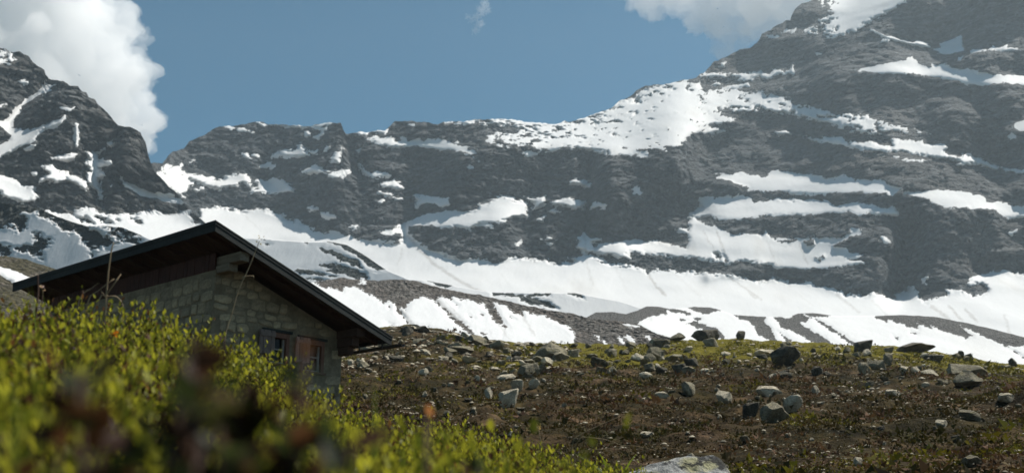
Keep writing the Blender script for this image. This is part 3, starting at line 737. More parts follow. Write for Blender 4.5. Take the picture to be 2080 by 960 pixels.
M1S = [
 ([(600, 560), (655, 583), (671, 586), (696, 592), (698, 585), (719, 583), (732, 589), (755, 600), (777, 616), (794, 613), (802, 618), (805, 630), (821, 648), (827, 657), (811, 665), (817, 677), (780, 690), (700, 700), (560, 680)], [[(786, 618), (795, 619), (791, 624)], [(785, 657), (796, 659), (790, 661)]], 2.5),
 ([(811, 623), (823, 630), (834, 612), (861, 603), (880, 611), (902, 632), (927, 657), (950, 677), (962, 688), (923, 677), (869, 663), (840, 661), (827, 652)], [], 2.0),
 ([(888, 609), (898, 601), (917, 612), (921, 601), (936, 609), (961, 611), (982, 619), (994, 636), (1002, 652), (1025, 665), (1027, 686), (1015, 694), (973, 686), (952, 661), (921, 640), (902, 623)], [[(975, 637), (990, 640), (984, 643)], [(950, 640), (963, 644), (955, 645)], [(923, 616), (932, 618), (929, 622)], [(975, 673), (992, 677), (980, 680)]], 2.0),
 ([(1004, 616), (1023, 620), (1046, 637), (1062, 641), (1065, 632), (1087, 641), (1112, 645), (1133, 656), (1156, 666), (1167, 679), (1165, 700), (1125, 704), (1062, 704), (1021, 695), (1010, 675), (1033, 666), (1017, 643)], [[(1036, 643), (1046, 647), (1040, 648)]], 2.0),
 ([(1269, 683), (1275, 681), (1290, 693), (1285, 700)], [], 1.0), ([(1312, 683), (1318, 683), (1333, 694), (1320, 692)], [], 1.0), ([(1208, 681), (1219, 682), (1217, 688)], [], 1.0), ([(1256, 684), (1263, 688), (1268, 697), (1262, 696)], [], 1.0), ([(1225, 693), (1235, 698), (1230, 702)], [], 1.0),
 ([(1262, 658), (1280, 657), (1297, 662), (1277, 664)], [], 1.5), ([(729, 571), (742, 571), (742, 575), (731, 575)], [], 1.0),
]
relief('moraine_ridge', MAT_RUBBLE, MAT_SNOW, M1C, [(330, 750), (560, 760), (1500, 780)], 190, (330, 1480), 2.0, 1.7, 27, 25, M1S, rough=(1.8, 22., 0.6, 1.3), jag=1.8, blur=50, seed=9.2, dirt=[([(886, 606), (925, 645), (965, 687)], 3.5, 1.0), ([(905, 612), (945, 655)], 2.0, .7), ([(1060, 640), (1085, 680)], 3.0, .7), ([(815, 628), (838, 660)], 4.0, .8), ([(1000, 640), (1035, 690)], 3.0, .7)], snow_t=0.4, k_off=0.06,
       back=((6, -1), (25, -8), (80, -40)), label='brown boulder moraine with bright snow tongues right of the roof')

# ---------------------------------------------------------------- ground: heath slope and the bank in front
MCREST = [(-400, 690), (560, 690), (690, 676), (760, 668), (830, 661), (900, 668), (960, 686), (1050, 696), (1170, 699), (1300, 700), (1400, 691), (1500, 690), (1640, 697), (1700, 700), (1800, 702), (1900, 715), (2000, 735), (2080, 743), (2500, 790)]
BTOP = [(-500, 500), (-100, 566), (0, 588), (150, 606), (330, 646), (480, 706), (570, 768), (650, 818), (700, 860), (780, 852), (900, 852), (1000, 886), (1150, 924), (1290, 952), (1500, 1000), (2500, 1040)]
_cx = np.array([azel(x, y)[0] for x, y in MCREST]); _ct = np.array([azel(x, y)[1] for x, y in MCREST])
_bx = np.array([azel(x, y)[0] for x, y in BTOP]); _bt = np.array([azel(x, y)[1] for x, y in BTOP])
R_CREST = 120.0
PLANT = 0.15

def ground(x, y, detail=True):
    x, y = np.asarray(x, float), np.asarray(y, float)
    r = np.hypot(x, y) + 1e-6
    a = np.arctan2(x, y)
    lr = np.log(r)
    tc = np.interp(a, _cx, _ct)
    te = np.interp(lr, np.log([2.5, 5, 10, 22, 120]), [0, 0.3, 0.52, 0.86, 1.57])     # rises ever more steeply
    t0 = np.tan(np.radians(np.interp(lr, np.log([1., 3, 5, 8, 12, 18, 25]), [-16, -3.5, -0.6, 1.2, 2.6, 4.6, 5.7])))
    w = np.clip((lr - math.log(25)) / (math.log(R_CREST) - math.log(25)), 0, 1)
    t1 = math.tan(math.radians(5.7)) + (tc - math.tan(math.radians(5.7))) * w ** 0.92
    t = np.where(r < 25, t0, t1)
    z = r * t
    over = r > R_CREST
    z = np.where(over, R_CREST * tc + 2.0 * (1 - np.exp(-(r - R_CREST) / 12)) - np.maximum(r - R_CREST - 6, 0) * 0.22, z)
    # bank with dwarf shrubs just in front of the camera
    tb = np.interp(a, _bx, _bt)
    rc = np.interp(a, np.radians([-40, -20, -8, 0, 8]), [2.7, 3.0, 3.7, 4.3, 4.8])
    zc = rc * tb - PLANT
    s = np.clip(r / rc, 0, 1)
    zb = -0.24 + (zc + 0.24) * s ** 1.08
    zb = np.where(r > rc, zc - (r - rc) * 0.34, zb)
    z = np.where(r < rc, zb, np.maximum(zb, z))
    if detail:
        f = sstep(2, 10, r)
        hum = 0.35 * fbm(x / 5., y / 5., o=3) + 0.24 * fbm(x / 1.3, y / 1.3, o=3)
        z = z + hum * f * sstep(0, 30, np.minimum(r, 200)) * np.where(r > 90, 0.75, 1.0)
        z = z + (0.03 * fbm(x / 0.35, y / 0.35, o=2) + 0.045 * fbm(x / 0.8 + 2, y / 0.8, o=2) * sstep(1.2, 2.4, r)) * (1 - f)
    return z

def ground_mat():
    m, nt, b, out = new_mat('heath_ground')
    v = coords(nt)
    n1 = noise(nt, v, 0.5, 9, 0.72, 0.3)
    n2 = noise(nt, v, 1.6, 7, 0.65)
    n3 = noise(nt, v, 0.07, 4, 0.5)
    n4 = noise(nt, v, 6.0, 5, 0.7)
    c = ramp(nt, n1, [(0.36, (0.018, 0.016, 0.008)), (0.48, (0.034, 0.027, 0.013)), (0.58, (0.055, 0.039, 0.022)), (0.70, (0.09, 0.062, 0.042))])
    c = mixc(nt, 0.85, c, ramp(nt, n2, [(0.34, (0.3,) * 3), (0.5, (1.0,) * 3), (0.66, (2.3, 2.15, 1.9))]), 'MULTIPLY')
    at_ = N(nt, 'Attribute', attribute_name='moss')
    mossc = ramp(nt, n2, [(0.3, (0.04, 0.038, 0.007)), (0.55, (0.12, 0.105, 0.011)), (0.75, (0.2, 0.17, 0.025))])
    mm = N(nt, 'Math', operation='ADD'); nt.links.new(at_.outputs['Fac'], mm.inputs[0]); nt.links.new(n3, mm.inputs[1])
    m2 = N(nt, 'Math', operation='MULTIPLY_ADD'); nt.links.new(n1, m2.inputs[0]); m2.inputs[1].default_value = 0.6; nt.links.new(mm.outputs[0], m2.inputs[2])
    f = ramp(nt, m2.outputs[0], [(0.98, (0,) * 3), (1.2, (1,) * 3)])
    f2 = N(nt, 'Math', operation='MULTIPLY_ADD'); f2.inputs[1].default_value = 0.5; f2.inputs[2].default_value = 0.0
    nt.links.new(m2.outputs[0], f2.inputs[0])
    f = ramp(nt, f2.outputs[0], [(0.50, (0,) * 3), (0.60, (1,) * 3)])
    c = mixc(nt, f, c, mossc)
    c = mixc(nt, 1.0, c, (1.0, 0.97, 0.95), 'MULTIPLY')
    nt.links.new(c, b.inputs['Base Color'])
    bump(nt, b, n4, 0.9, 0.12)
    b.inputs['Roughness'].default_value = 1.0
    b.inputs['Specular IOR Level'].default_value = 0.05
    return m

MAT_GROUND = ground_mat()
aa = np.arctan((np.arange(-500, 2590, 4.6) - CX) / (FPX * 1.035))
rr = np.exp(np.concatenate([np.linspace(math.log(0.15), math.log(14), 70)[:-1], np.linspace(math.log(14), math.log(118), 190)[:-1], np.linspace(math.log(118), math.log(190), 36)]))
AA, RR = np.meshgrid(aa, rr)
GX, GY = RR * np.sin(AA), RR * np.cos(AA)
GZ = ground(GX, GY)
moss = sstep(62, 105, RR) * sstep(-0.02, 0.10, AA) * 0.62 + 0.16 * sstep(45, 70, RR) + 0.25 * sstep(-0.03, 0.02, AA) * sstep(0.06, 0.0, AA) * sstep(30, 45, RR)
meadow = link('meadow', mesh_np('meadow', np.stack([GX, GY, GZ], -1).reshape(-1, 3), grid_faces(*GX.shape)[:, ::-1], [MAT_GROUND], attrs={'moss': moss.ravel()}))
tag(meadow, 'brown heath slope with moss and stones rising behind the hut', None, None, 'structure')
# wide valley floor under everything, out to the foot of the mountains
fx = np.linspace(-2500, 2500, 61); fy = np.linspace(-600, 2400, 61)
FX, FY = np.meshgrid(fx, fy)
FZ = -40 + 0 * FX
floor_o = link('ground', mesh_np('ground', np.stack([FX, FY, FZ], -1).reshape(-1, 3), grid_faces(61, 61)[:, ::-1], [MAT_HEATHHILL]))
tag(floor_o, 'stony valley ground under the slopes', None, None, 'structure')

_rs = np.exp(np.linspace(math.log(5.5), math.log(119.0), 900))
def hit(px, py):
    """first point of the heath slope behind a photo pixel"""
    a, t = azel(px, py)
    a, t = float(a), float(t)
    z = ground(_rs * math.sin(a), _rs * math.cos(a))
    ok = np.where(z >= _rs * t)[0]
    r = _rs[ok[0]] if len(ok) else 119.0
    x, y = r * math.sin(a), r * math.cos(a)
    return Vector((x, y, float(ground(x, y)))), r

# ---------------------------------------------------------------- stones
def rock_mat(name, dark, mid, light, lich, k=1.0):
    m, nt, b, out = new_mat(name)
    oi = N(nt, 'ObjectInfo')
    add = N(nt, 'VectorMath', operation='ADD')
    tc = N(nt, 'TexCoord')
    nt.links.new(tc.outputs['Object'], add.inputs[0]); nt.links.new(oi.outputs['Location'], add.inputs[1])
    v = add.outputs[0]
    n1 = noise(nt, v, 1.1 * k, 6, 0.62, 0.3)
    n2 = noise(nt, v, 6.5 * k, 5, 0.65)
    c = ramp(nt, n1, [(0.32, dark), (0.5, mid), (0.68, light)])
    c = mixc(nt, 0.7, c, ramp(nt, n2, [(0.3, (0.5,) * 3), (0.55, (1.0,) * 3), (0.72, (1.6,) * 3)]), 'MULTIPLY')
    n3 = noise(nt, v, 2.6 * k, 5, 0.7)
    c = mixc(nt, ramp(nt, n3, [(0.55, (0,) * 3), (0.66, (0.7,) * 3)]), c, lich)
    nt.links.new(c, b.inputs['Base Color'])
    mx = N(nt, 'Math', operation='ADD'); nt.links.new(n1, mx.inputs[0]); nt.links.new(n2, mx.inputs[1])
    bump(nt, b, mx.outputs[0], 0.8, 0.12 / k)
    return m

MR = {'dark': rock_mat('dark_boulder', (0.04, 0.036, 0.026), (0.072, 0.064, 0.047), (0.13, 0.115, 0.083), (0.17, 0.15, 0.09)),
      'grey': rock_mat('grey_boulder', (0.105, 0.092, 0.062), (0.19, 0.168, 0.115), (0.29, 0.257, 0.18), (0.26, 0.22, 0.10)),
      'pale': rock_mat('pale_boulder', (0.31, 0.27, 0.195), (0.49, 0.43, 0.32), (0.65, 0.58, 0.44), (0.48, 0.42, 0.25))}

def rock_mesh(seed, sub=3, cuts=20, rough=0.045):
    r_ = np.random.default_rng(seed)
    bm = bmesh.new()
    bmesh.ops.create_icosphere(bm, subdivisions=sub, radius=1.0)
    V = np.array([v.co[:] for v in bm.verts])
    F = np.array([[v.index for v in f.verts] for f in bm.faces])
    bm.free()
    for _ in range(cuts):                      # plane cuts give flat broken faces
        n = r_.normal(size=3); n /= np.linalg.norm(n)
        d = r_.uniform(0.33, 0.7)
        s = V @ n - d
        V = V - np.where(s > 0, s, 0)[:, None] * n[None] * 0.97
    q = V + rough * np.stack([fbm(V[:, 0] * 2 + seed, V[:, 1] * 2, V[:, 2] * 2 + k * 9, o=3) for k in range(3)], -1)
    q = q / np.abs(q).max(0)
    return q, F

ROCKS = [rock_mesh(s + 100, 3 if s < 6 else 2) for s in range(12)]
_rc = {}
def rock_data(i, kind, far=False):
    key = (i, kind)
    if key not in _rc:
        V, F = ROCKS[i]
        _rc[key] = mesh_np('rock', V, F, [MR[kind]], smooth=False)
    return _rc[key]

ROCKPOS = []
def put_rock(x0, y0, x1, y1, kind, label, group='boulders on the heath slope', i=None, name='boulder', yaw=None, sink=0.45):
    """box in the photo -> boulder standing on the slope at its real size"""
    p, r = hit((x0 + x1) / 2, y1 - (y1 - y0) * 0.10)
    w = (x1 - x0) / FPX * r * 0.5
    h = (y1 - y0) / FPX * r
    i = random.randrange(12) if i is None else i
    o = link(name, rock_data(i, kind))
    hz = h / (2 - sink) * 1.0
    o.scale = (w, w * random.uniform(0.75, 1.0), hz)
    o.rotation_euler = (random.uniform(-.08, .08), random.uniform(-.12, .12), random.choice([0, math.pi]) + random.uniform(-.35, .35) if yaw is None else yaw)
    o.location = p + Vector((0, w * 0.3, hz * (1 - sink) + 0.0))
    ROCKPOS.append((p.x, p.y, w))
    tag(o, label, 'boulder' if name == 'boulder' else 'stone', group)
    return o

BOULDERS = [
 (1405, 668, 1466, 693, 'dark', 'large dark block on the crest against the streaked snow', 3),
 (1361, 677, 1395, 694, 'grey', 'rounded grey boulder just left of the dark crest block', 2),
 (1324, 685, 1370, 707, 'dark', 'tilted dark slab below the rounded crest boulder', 4),
 (1491, 672, 1516, 692, 'dark', 'small dark pointed rock on the crest right of the block', 8),
 (1553, 710, 1630, 751, 'dark', 'big dark wedge shaped boulder on the green moss', 1),
 (1576, 753, 1616, 770, 'dark', 'low dark stone just below the big dark wedge boulder', 5),
 (1738, 687, 1776, 720, 'dark', 'upright dark boulder on the crest between the snow stripes', 7),
 (1820, 692, 1902, 717, 'dark', 'long domed dark boulder on the crest before clean snow', 0),
 (1945, 710, 1961, 723, 'dark', 'small upright stone on the crest, left of a pair', 9),
 (1961, 714, 1978, 726, 'dark', 'small stone on the crest, right of a pair', 10),
 (1880, 717, 1927, 738, 'dark', 'dark ledge shaped rock below the long domed boulder', 4),
 (2048, 730, 2070, 745, 'dark', 'dark stone on the crest near the right edge', 6),
 (1932, 743, 2008, 770, 'grey', 'broad rough grey rock behind a rounded one at the right', 3),
 (1940, 759, 1990, 793, 'grey', 'rounded grey boulder leaning on the broad rough rock', 2),
 (1536, 782, 1593, 804, 'pale', 'flat pale slab above the group of three boulders', 5),
 (1580, 802, 1632, 839, 'pale', 'pale angular slab, right of the three grouped boulders', 1),
 (1540, 810, 1606, 862, 'grey', 'grey green boulder in the middle of the grouped three', 0),
 (1510, 814, 1546, 850, 'dark', 'darker boulder at the left of the grouped three', 7),
 (1455, 796, 1489, 823, 'pale', 'pale topped stone left of the grouped boulders', 11),
 (1382, 777, 1417, 808, 'grey', 'double humped grey stone in the middle of the heath', 8),
 (1303, 719, 1335, 737, 'grey', 'grey stone below the tilted dark slab', 9),
 (1363, 739, 1402, 761, 'dark', 'dark rounded stone at the lower edge of the moss', 10),
 (1350, 716, 1396, 735, 'grey', 'grey rock on the upper moss above a dark rounded stone', 4),
 (1766, 729, 1800, 754, 'grey', 'pointed grey rock right of the upright crest boulder', 7),
 (1792, 718, 1816, 741, 'grey', 'grey block leaning behind the pointed rock', 8),
 (1828, 744, 1850, 760, 'pale', 'pale flat stone below the long domed boulder', 11),
 (1850, 745, 1870, 757, 'pale', 'small pale stone between two pale flat stones', 9),
 (1872, 750, 1904, 766, 'pale', 'pale domed stone left of the broad rough rock', 2),
 (1743, 737, 1770, 762, 'grey', 'grey stone with a pale side under the pointed rock', 5),
 (1956, 830, 2008, 858, 'grey', 'grey wedge stone low on the right slope', 1),
 (2027, 798, 2069, 816, 'pale', 'pale flat rock near the right edge', 5),
 (1954, 922, 2000, 947, 'grey', 'grey stone at the bottom right of the heath', 0),
 (1731, 932, 1754, 951, 'pale', 'small pale stone at the bottom of the heath', 8),
 (1933, 882, 1954, 901, 'dark', 'dark lump of rock in the lower right heath', 10),
 (1646, 745, 1677, 763, 'dark', 'dark stone right of the big wedge boulder', 6),
 (1529, 707, 1573, 728, 'pale', 'pale slanted rock left of the big wedge boulder', 4),
 (1795, 791, 1839, 804, 'pale', 'thin pale slab lying flat in the right heath', 5),
 (1648, 787, 1666, 803, 'pale', 'small pale split stone right of the flat slab', 9),
 (1902, 853, 1927, 870, 'pale', 'pale stone left of the grey wedge stone', 11),
 (1504, 886, 1529, 901, 'grey', 'small grey stone below the grouped boulders', 8),
 (1012, 786, 1056, 830, 'pale', 'tall white faced boulder above the shrubs', 7),
 (1036, 773, 1071, 796, 'pale', 'white stone on top of the tall white boulder', 8),
 (1067, 769, 1097, 792, 'pale', 'white block right of the tall white boulder', 1),
 (1003, 758, 1048, 773, 'pale', 'flat pale slab behind the tall white boulder', 5),
 (981, 788, 1002, 811, 'pale', 'small pointed pale stone left of the tall white boulder', 9),
 (1050, 738, 1097, 770, 'grey', 'grey double rock above the white boulders', 3),
 (1089, 696, 1158, 732, 'grey', 'largest grey boulder at the crest below the snow tongue', 2),
 (1118, 711, 1158, 734, 'grey', 'rounded grey rock in front of the largest crest boulder', 0),
 (1153, 704, 1180, 727, 'grey', 'angular grey rock right of the largest crest boulder', 7),
 (946, 682, 996, 702, 'grey', 'grey boulder at the crest under the snow edge', 6),
 (905, 700, 962, 719, 'grey', 'long grey slab on the left part of the crest', 4),
 (849, 751, 872, 764, 'pale', 'pale stone on the heath right of the gutter', 11),
 (962, 762, 977, 775, 'pale', 'small pale stone left of the flat pale slab', 9),
 (1306, 736, 1334, 752, 'grey', 'grey stone under another one at the centre of the heath', 10),
 (1099, 727, 1127, 742, 'pale', 'pale rounded stone below the largest crest boulder', 6),
 (1330, 797, 1360, 809, 'pale', 'flat pale stone in the middle of the brown heath', 5),
 (1301, 877, 1330, 890, 'pale', 'pale stone low in the brown heath at the centre', 11),
 (1031, 876, 1048, 888, 'pale', 'little pale stone just above the shrubs', 9),
]
for b_ in BOULDERS:
    put_rock(*b_[:6], i=b_[6])
# smaller stones, each its own object
xs_ = rng.uniform(700, 2080, 900); ys_ = 700 + 255 * rng.uniform(0, 1, 900) ** 1.25
k_ = 0
for x_, y_ in zip(xs_, ys_):
    if k_ >= 215:
        break
    if y_ < np.interp(x_, [c[0] for c in MCREST], [c[1] for c in MCREST]) + 4 or y_ > np.interp(x_, [c[0] for c in BTOP], [c[1] for c in BTOP]) - 3:
        continue
    dens = 0.5 + 0.9 * float(pnoise(x_ / 90., y_ / 40.)) + (0.35 if y_ < 790 else 0)
    if rng.uniform() > dens:
        continue
    w = rng.uniform(9, 22) * (1.15 if y_ < 780 else 0.9)
    h = w * rng.uniform(0.3, 0.6)
    kd = rng.choice(['grey', 'pale', 'dark'], p=[0.5, 0.38, 0.12])
    zone = ('upper ' if y_ < 770 else 'lower ') + ('left' if x_ < 1080 else 'middle' if x_ < 1500 else 'right')
    put_rock(x_ - w / 2, y_ - h, x_ + w / 2, y_, str(kd), 'small %s stone lying in the %s part of the heath slope' % (kd, zone), 'small stones scattered on the heath slope', name='stone', i=int(rng.integers(6, 12)), yaw=float(rng.uniform(0, 6.28)))
    k_ += 1
for k_ in range(60):                            # rubble along the left part of the crest
    x_ = rng.uniform(730, 1480)
    y_ = np.interp(x_, [c[0] for c in MCREST], [c[1] for c in MCREST]) + 6 + 72 * rng.uniform() ** 1.4
    kd = str(rng.choice(['grey', 'pale', 'dark'], p=[0.66, 0.14, 0.2]))
    w = rng.uniform(16, 44); h = w * rng.uniform(0.3, 0.6)
    put_rock(x_ - w / 2, y_ - h, x_ + w / 2, y_, kd, '%s rubble block on the %s of the heath slope' % (kd, 'far left crest' if x_ < 930 else 'left crest below the snow tongue' if x_ < 1190 else 'crest left of the dark block'), 'rubble blocks along the crest', name='stone', i=int(rng.integers(0, 12)), yaw=float(rng.uniform(0, 6.28)))

# ---------------------------------------------------------------- stone hut
def wood_mat(name, c0, c1, k=1.0, axis=(1, 12, 12), rough=0.8):
    m, nt, b, out = new_mat(name)
    v = coords(nt, axis)
    n1 = noise(nt, v, 2.2 * k, 6, 0.65, 0.5)
    n2 = noise(nt, coords(nt), 1.3 * k, 4, 0.6)
    c = ramp(nt, n1, [(0.3, c0), (0.7, c1)])
    c = mixc(nt, 0.6, c, ramp(nt, n2, [(0.3, (0.6,) * 3), (0.7, (1.35,) * 3)]), 'MULTIPLY')
    nt.links.new(c, b.inputs['Base Color'])
    bump(nt, b, n1, 0.4, 0.01)
    b.inputs['Roughness'].default_value = rough
    return m

def masonry_mat(name, c0, c1, c2, k=1.0, lich=(0.2, 0.2, 0.12)):
    m, nt, b, out = new_mat(name)
    oi = N(nt, 'ObjectInfo')
    tc = N(nt, 'TexCoord')
    v = tc.outputs['Object']
    n1 = noise(nt, v, 5 * k, 6, 0.6, 0.2)
    n2 = noise(nt, v, 26 * k, 4, 0.7)
    c = ramp(nt, n1, [(0.3, c0), (0.5, c1), (0.7, c2)])
    c = mixc(nt, 0.6, c, ramp(nt, n2, [(0.3, (0.6,) * 3), (0.7, (1.4,) * 3)]), 'MULTIPLY')
    c = mixc(nt, 0.75, c, ramp(nt, oi.outputs['Random'], [(0.0, (0.6, 0.58, 0.55)), (0.4, (0.85, 0.81, 0.74)), (0.75, (1.05, 1.0, 0.9)), (1.0, (1.4, 1.32, 1.18))]), 'MULTIPLY')
    nt.links.new(c, b.inputs['Base Color'])
    bump(nt, b, n1, 0.7, 0.03 / k)
    return m

M_MORTAR = masonry_mat('lime_mortar', (0.15, 0.129, 0.088), (0.23, 0.198, 0.138), (0.31, 0.27, 0.19), 0.5)
M_STONE = masonry_mat('field_stone', (0.2, 0.172, 0.118), (0.3, 0.258, 0.178), (0.43, 0.37, 0.26))
M_DARKWOOD = wood_mat('dark_stained_board', (0.016, 0.019, 0.018), (0.034, 0.038, 0.035))
M_SOFFIT = wood_mat('brown_soffit_board', (0.035, 0.02, 0.014), (0.075, 0.043, 0.03), 1.0, (1, 9, 9))
M_RED = wood_mat('red_brown_board', (0.036, 0.016, 0.012), (0.072, 0.032, 0.023), 1.0, (9, 9, 1))
M_BEAM = wood_mat('weathered_beam', (0.11, 0.095, 0.065), (0.22, 0.19, 0.14), 1.0, (12, 1, 12))
M_FRAME = wood_mat('red_window_frame', (0.12, 0.06, 0.04), (0.2, 0.105, 0.075), 1.5, (9, 9, 2))
M_SHUT = wood_mat('faded_pink_shutter_board', (0.26, 0.16, 0.13), (0.4, 0.27, 0.225), 1.5, (14, 9, 1))
M_SHUT2 = wood_mat('grey_shutter_board', (0.13, 0.1, 0.085), (0.22, 0.175, 0.15), 1.5, (14, 9, 1))
M_WHITE = wood_mat('worn_white_paint', (0.26, 0.25, 0.22), (0.4, 0.38, 0.34), 2.0, (9, 9, 2))
M_ROOF = wood_mat('weathered_roof_sheet', (0.04, 0.042, 0.04), (0.085, 0.085, 0.08), 0.6, (1, 5, 5))
M_METAL = wood_mat('tarnished_gutter', (0.035, 0.036, 0.036), (0.07, 0.07, 0.068), 1.0, (4, 1, 4), 0.5)
M_GLASS, nt_, b_, o_ = new_mat('dark_window_glass')
b_.inputs['Base Color'].default_value = (0.012, 0.014, 0.014, 1)
b_.inputs['Roughness'].default_value = 0.06
b_.inputs['Specular IOR Level'].default_value = 0.12

AZR = math.radians(41.2)
HR, HL = Vector((math.sin(AZR), math.cos(AZR), 0)), Vector((-math.cos(AZR), math.sin(AZR), 0))
ROOFC = at(438.5, 448, 21.0)                   # outer roof corner nearest the camera
O1, O2 = 0.80, 0.60                            # roof overhangs
ZB = 2.0
hut = bpy.data.objects.new('stone_hut', None)
COL.objects.link(hut)
hw = ROOFC + HR * O2 + HL * O1
hut.location = (hw.x, hw.y, ZB)
hut.rotation_euler = (0, 0, math.pi / 2 - AZR)
tag(hut, 'stone mountain hut with dark overhanging lean-to roof and two shuttered windows', 'hut')
TP = 0.3515                                    # roof pitch
ZT0 = ROOFC.z - ZB
def zt(x): return ZT0 - (x + O2) * TP
XE = 4.003                                     # low eave
YE = 7.45                                      # far end of the roof

def wall_pt(px, py, y=0.0):
    """photo pixel -> (x, z) on the window wall plane (local)"""
    dx, dy, dz = (float(c) for c in ray(px, py))
    d = Vector((dx, dy, dz))
    t = (hw + HL * y).dot(HL) / d.dot(HL)
    q = d * t - Vector((hw.x, hw.y, ZB))
    return q.dot(HR), q.z
XW = wall_pt(694, 720)[0]                      # right end of the window wall
TH = 0.19                                      # roof thickness
WT = 3.02                                      # top of the high stone wall
TW = 0.42

# masonry core, one wall object per side
wl_mb = MB()
P2 = [(0, -1.6), (XW, -1.6), (XW, zt(XW) - TH - 0.04), (0, zt(0) - TH - 0.32)]
def prism(pts, y0, y1):
    n = len(pts)
    vs_ = [(x, y0, z) for x, z in pts] + [(x, y1, z) for x, z in pts]
    return vs_, [tuple(range(n)), tuple(range(2 * n - 1, n - 1, -1))] + [(i, i + n, (i + 1) % n + n, (i + 1) % n) for i in range(n)]
W1, W2 = [wall_pt(541, 671)[0], wall_pt(588, 683)[0]], [wall_pt(612, 690)[0], wall_pt(659, 697)[0]]
W1z, W2z = [wall_pt(575, 739)[1], wall_pt(575, 677)[1]], [wall_pt(645, 756)[1], wall_pt(645, 692)[1]]
# window wall in strips round the two openings
def zroof(x): return zt(x) - TH - 0.04 - 0.28 * max(0.0, 1 - x / 0.6)
def strip(x0, x1, z0f, z1f):
    wl_mb.add(*prism([(x0, z0f(x0)), (x1, z0f(x1)), (x1, z1f(x1)), (x0, z1f(x0))], 0.0, TW))
lowf = lambda x: -1.6
for x0, x1 in ((0, 0.6), (0.6, W1[0]), (W1[1], W2[0]), (W2[1], XW)):
    strip(x0, x1, lowf, zroof)
for (x0, x1), (z0, z1) in ((W1, W1z), (W2, W2z)):
    strip(x0, x1, lowf, lambda x: z0)
    strip(x0, x1, lambda x: z1, zroof)
wall_front = wl_mb.build('wall', M_MORTAR, hut)
wall_side = MB().box(0, TW, TW, YE - 0.6, -1.6, WT).build('wall', M_MORTAR, hut)
MB().box(XW - TW, XW, TW, YE - 0.6, -1.6, zt(XW) - TH - 0.06).build('wall', M_MORTAR, hut)
MB().box(TW, XW - TW, YE - 1.0, YE - 0.6, -1.6, zt(XW) - TH - 0.06).build('wall', M_MORTAR, hut)

srng = random.Random(8)
def stone_mesh(w, h):
    n = 11
    ang = [2 * math.pi * (k + srng.uniform(-.22, .22)) / n for k in range(n)]
    e = srng.uniform(0.34, 0.62)
    ring = []
    for a in ang:
        c, s = math.cos(a), math.sin(a)
        k = srng.uniform(0.84, 1.06)
        ring.append((math.copysign(abs(c) ** e, c) * w / 2 * k, math.copysign(abs(s) ** e, s) * h / 2 * k))
    p = srng.uniform(0.006, 0.03)
    vs_ = [(x, 0.05, z) for x, z in ring] + [(x * .97, -p * .55, z * .97) for x, z in ring] + [(x * .72, -p * srng.uniform(.85, 1.2), z * .72) for x, z in ring] + [(0, -p * 1.1, 0)]
    fs_ = []
    for L_ in (0, n):
        for k in range(n):
            fs_.append((L_ + k, L_ + (k + 1) % n, L_ + n + (k + 1) % n, L_ + n + k))
    for k in range(n):
        fs_.append((2 * n + k, 2 * n + (k + 1) % n, 3 * n))
    me = bpy.data.meshes.new('stone')
    me.from_pydata(vs_, [], fs_)
    me.materials.append(M_STONE)
    me.update()
    return me

def lay(parent, u0, u1, v0, v1, ok, place, skip=0.0, big=1.0):
    z = v0
    while z < v1:
        rh = srng.uniform(0.12, 0.24) * big
        u = u0 + srng.uniform(-0.1, 0.05)
        while u < u1:
            w = srng.uniform(0.16, 0.42) * big
            h = rh * srng.uniform(0.75, 1.05)
            cu, cv = u + w / 2, z + rh / 2 + srng.uniform(-.025, .025)
            u += w
            if srng.random() < skip or not ok(cu, cv, w * 0.45, h * 0.5):
                continue
            o = link('stone', stone_mesh(w - srng.uniform(0.0, 0.025), h - srng.uniform(-0.01, 0.015)), parent)
            place(o, cu, cv)
        z += rh
def ok_front(u, v, w, h):
    if u - w < -0.02 or u + w > XW + 0.02 or v + h > zroof(u + w) + 0.0: return False
    for (x0, x1), (z0, z1) in ((W1, W1z), (W2, W2z)):
        if u + w > x0 - 0.26 and u - w < x1 + 0.02 and v + h > z0 - 0.02 and v - h < z1 + 0.02: return False
    return True
def pl_front(o, u, v): o.location = (u, 0, v); o.rotation_euler = (0, srng.uniform(-.14, .14), 0)
def pl_side(o, u, v): o.location = (0, u, v); o.rotation_euler = (srng.uniform(-.1, .1), 0, -math.pi / 2)
lay(wall_front, 0.0, XW, 0.55, 3.3, ok_front, pl_front, 0.07, 1.05)
lay(wall_side, 0.02, 5.2, 1.15, WT - 0.02, lambda u, v, w, h: u - w > 0 and v + h < WT + 0.01, pl_side, 0.04, 1.1)

# roof: covering, boards, rafters, fascia and barge boards
def slab(x0, x1, y0, y1, t0, t1):
    """board following the pitch; t0/t1 = depth below the roof top"""
    return [(x0, y0, zt(x0) - t1), (x1, y0, zt(x1) - t1), (x1, y1, zt(x1) - t1), (x0, y1, zt(x0) - t1), (x0, y0, zt(x0) - t0), (x1, y0, zt(x1) - t0), (x1, y1, zt(x1) - t0), (x0, y1, zt(x0) - t0)]
roof = MB().hexa(slab(-O2 - 0.02, XE + 0.02, -O1 - 0.02, YE, 0.0, 0.022)).build('roof', M_ROOF, hut)
y = -O1 + 0.04
while y < YE - 0.05:
    MB().hexa(slab(-O2 + 0.03, XE - 0.03, y, min(y + 0.192, YE - 0.02), 0.025, 0.055)).build('roof_board', M_SOFFIT, roof)
    y += 0.2
for k in range(11):
    yy = -O1 + 0.42 + k * 0.72
    if yy < YE - 0.1:
        MB().hexa(slab(-O2 + 0.035, XE - 0.035, yy, yy + 0.1, 0.057, 0.155)).build('rafter', M_SOFFIT, roof)
MB().hexa(slab(-O2 - 0.012, -O2 + 0.028, -O1 - 0.012, YE, 0.024, 0.075)).build('fascia', M_DARKWOOD, roof)
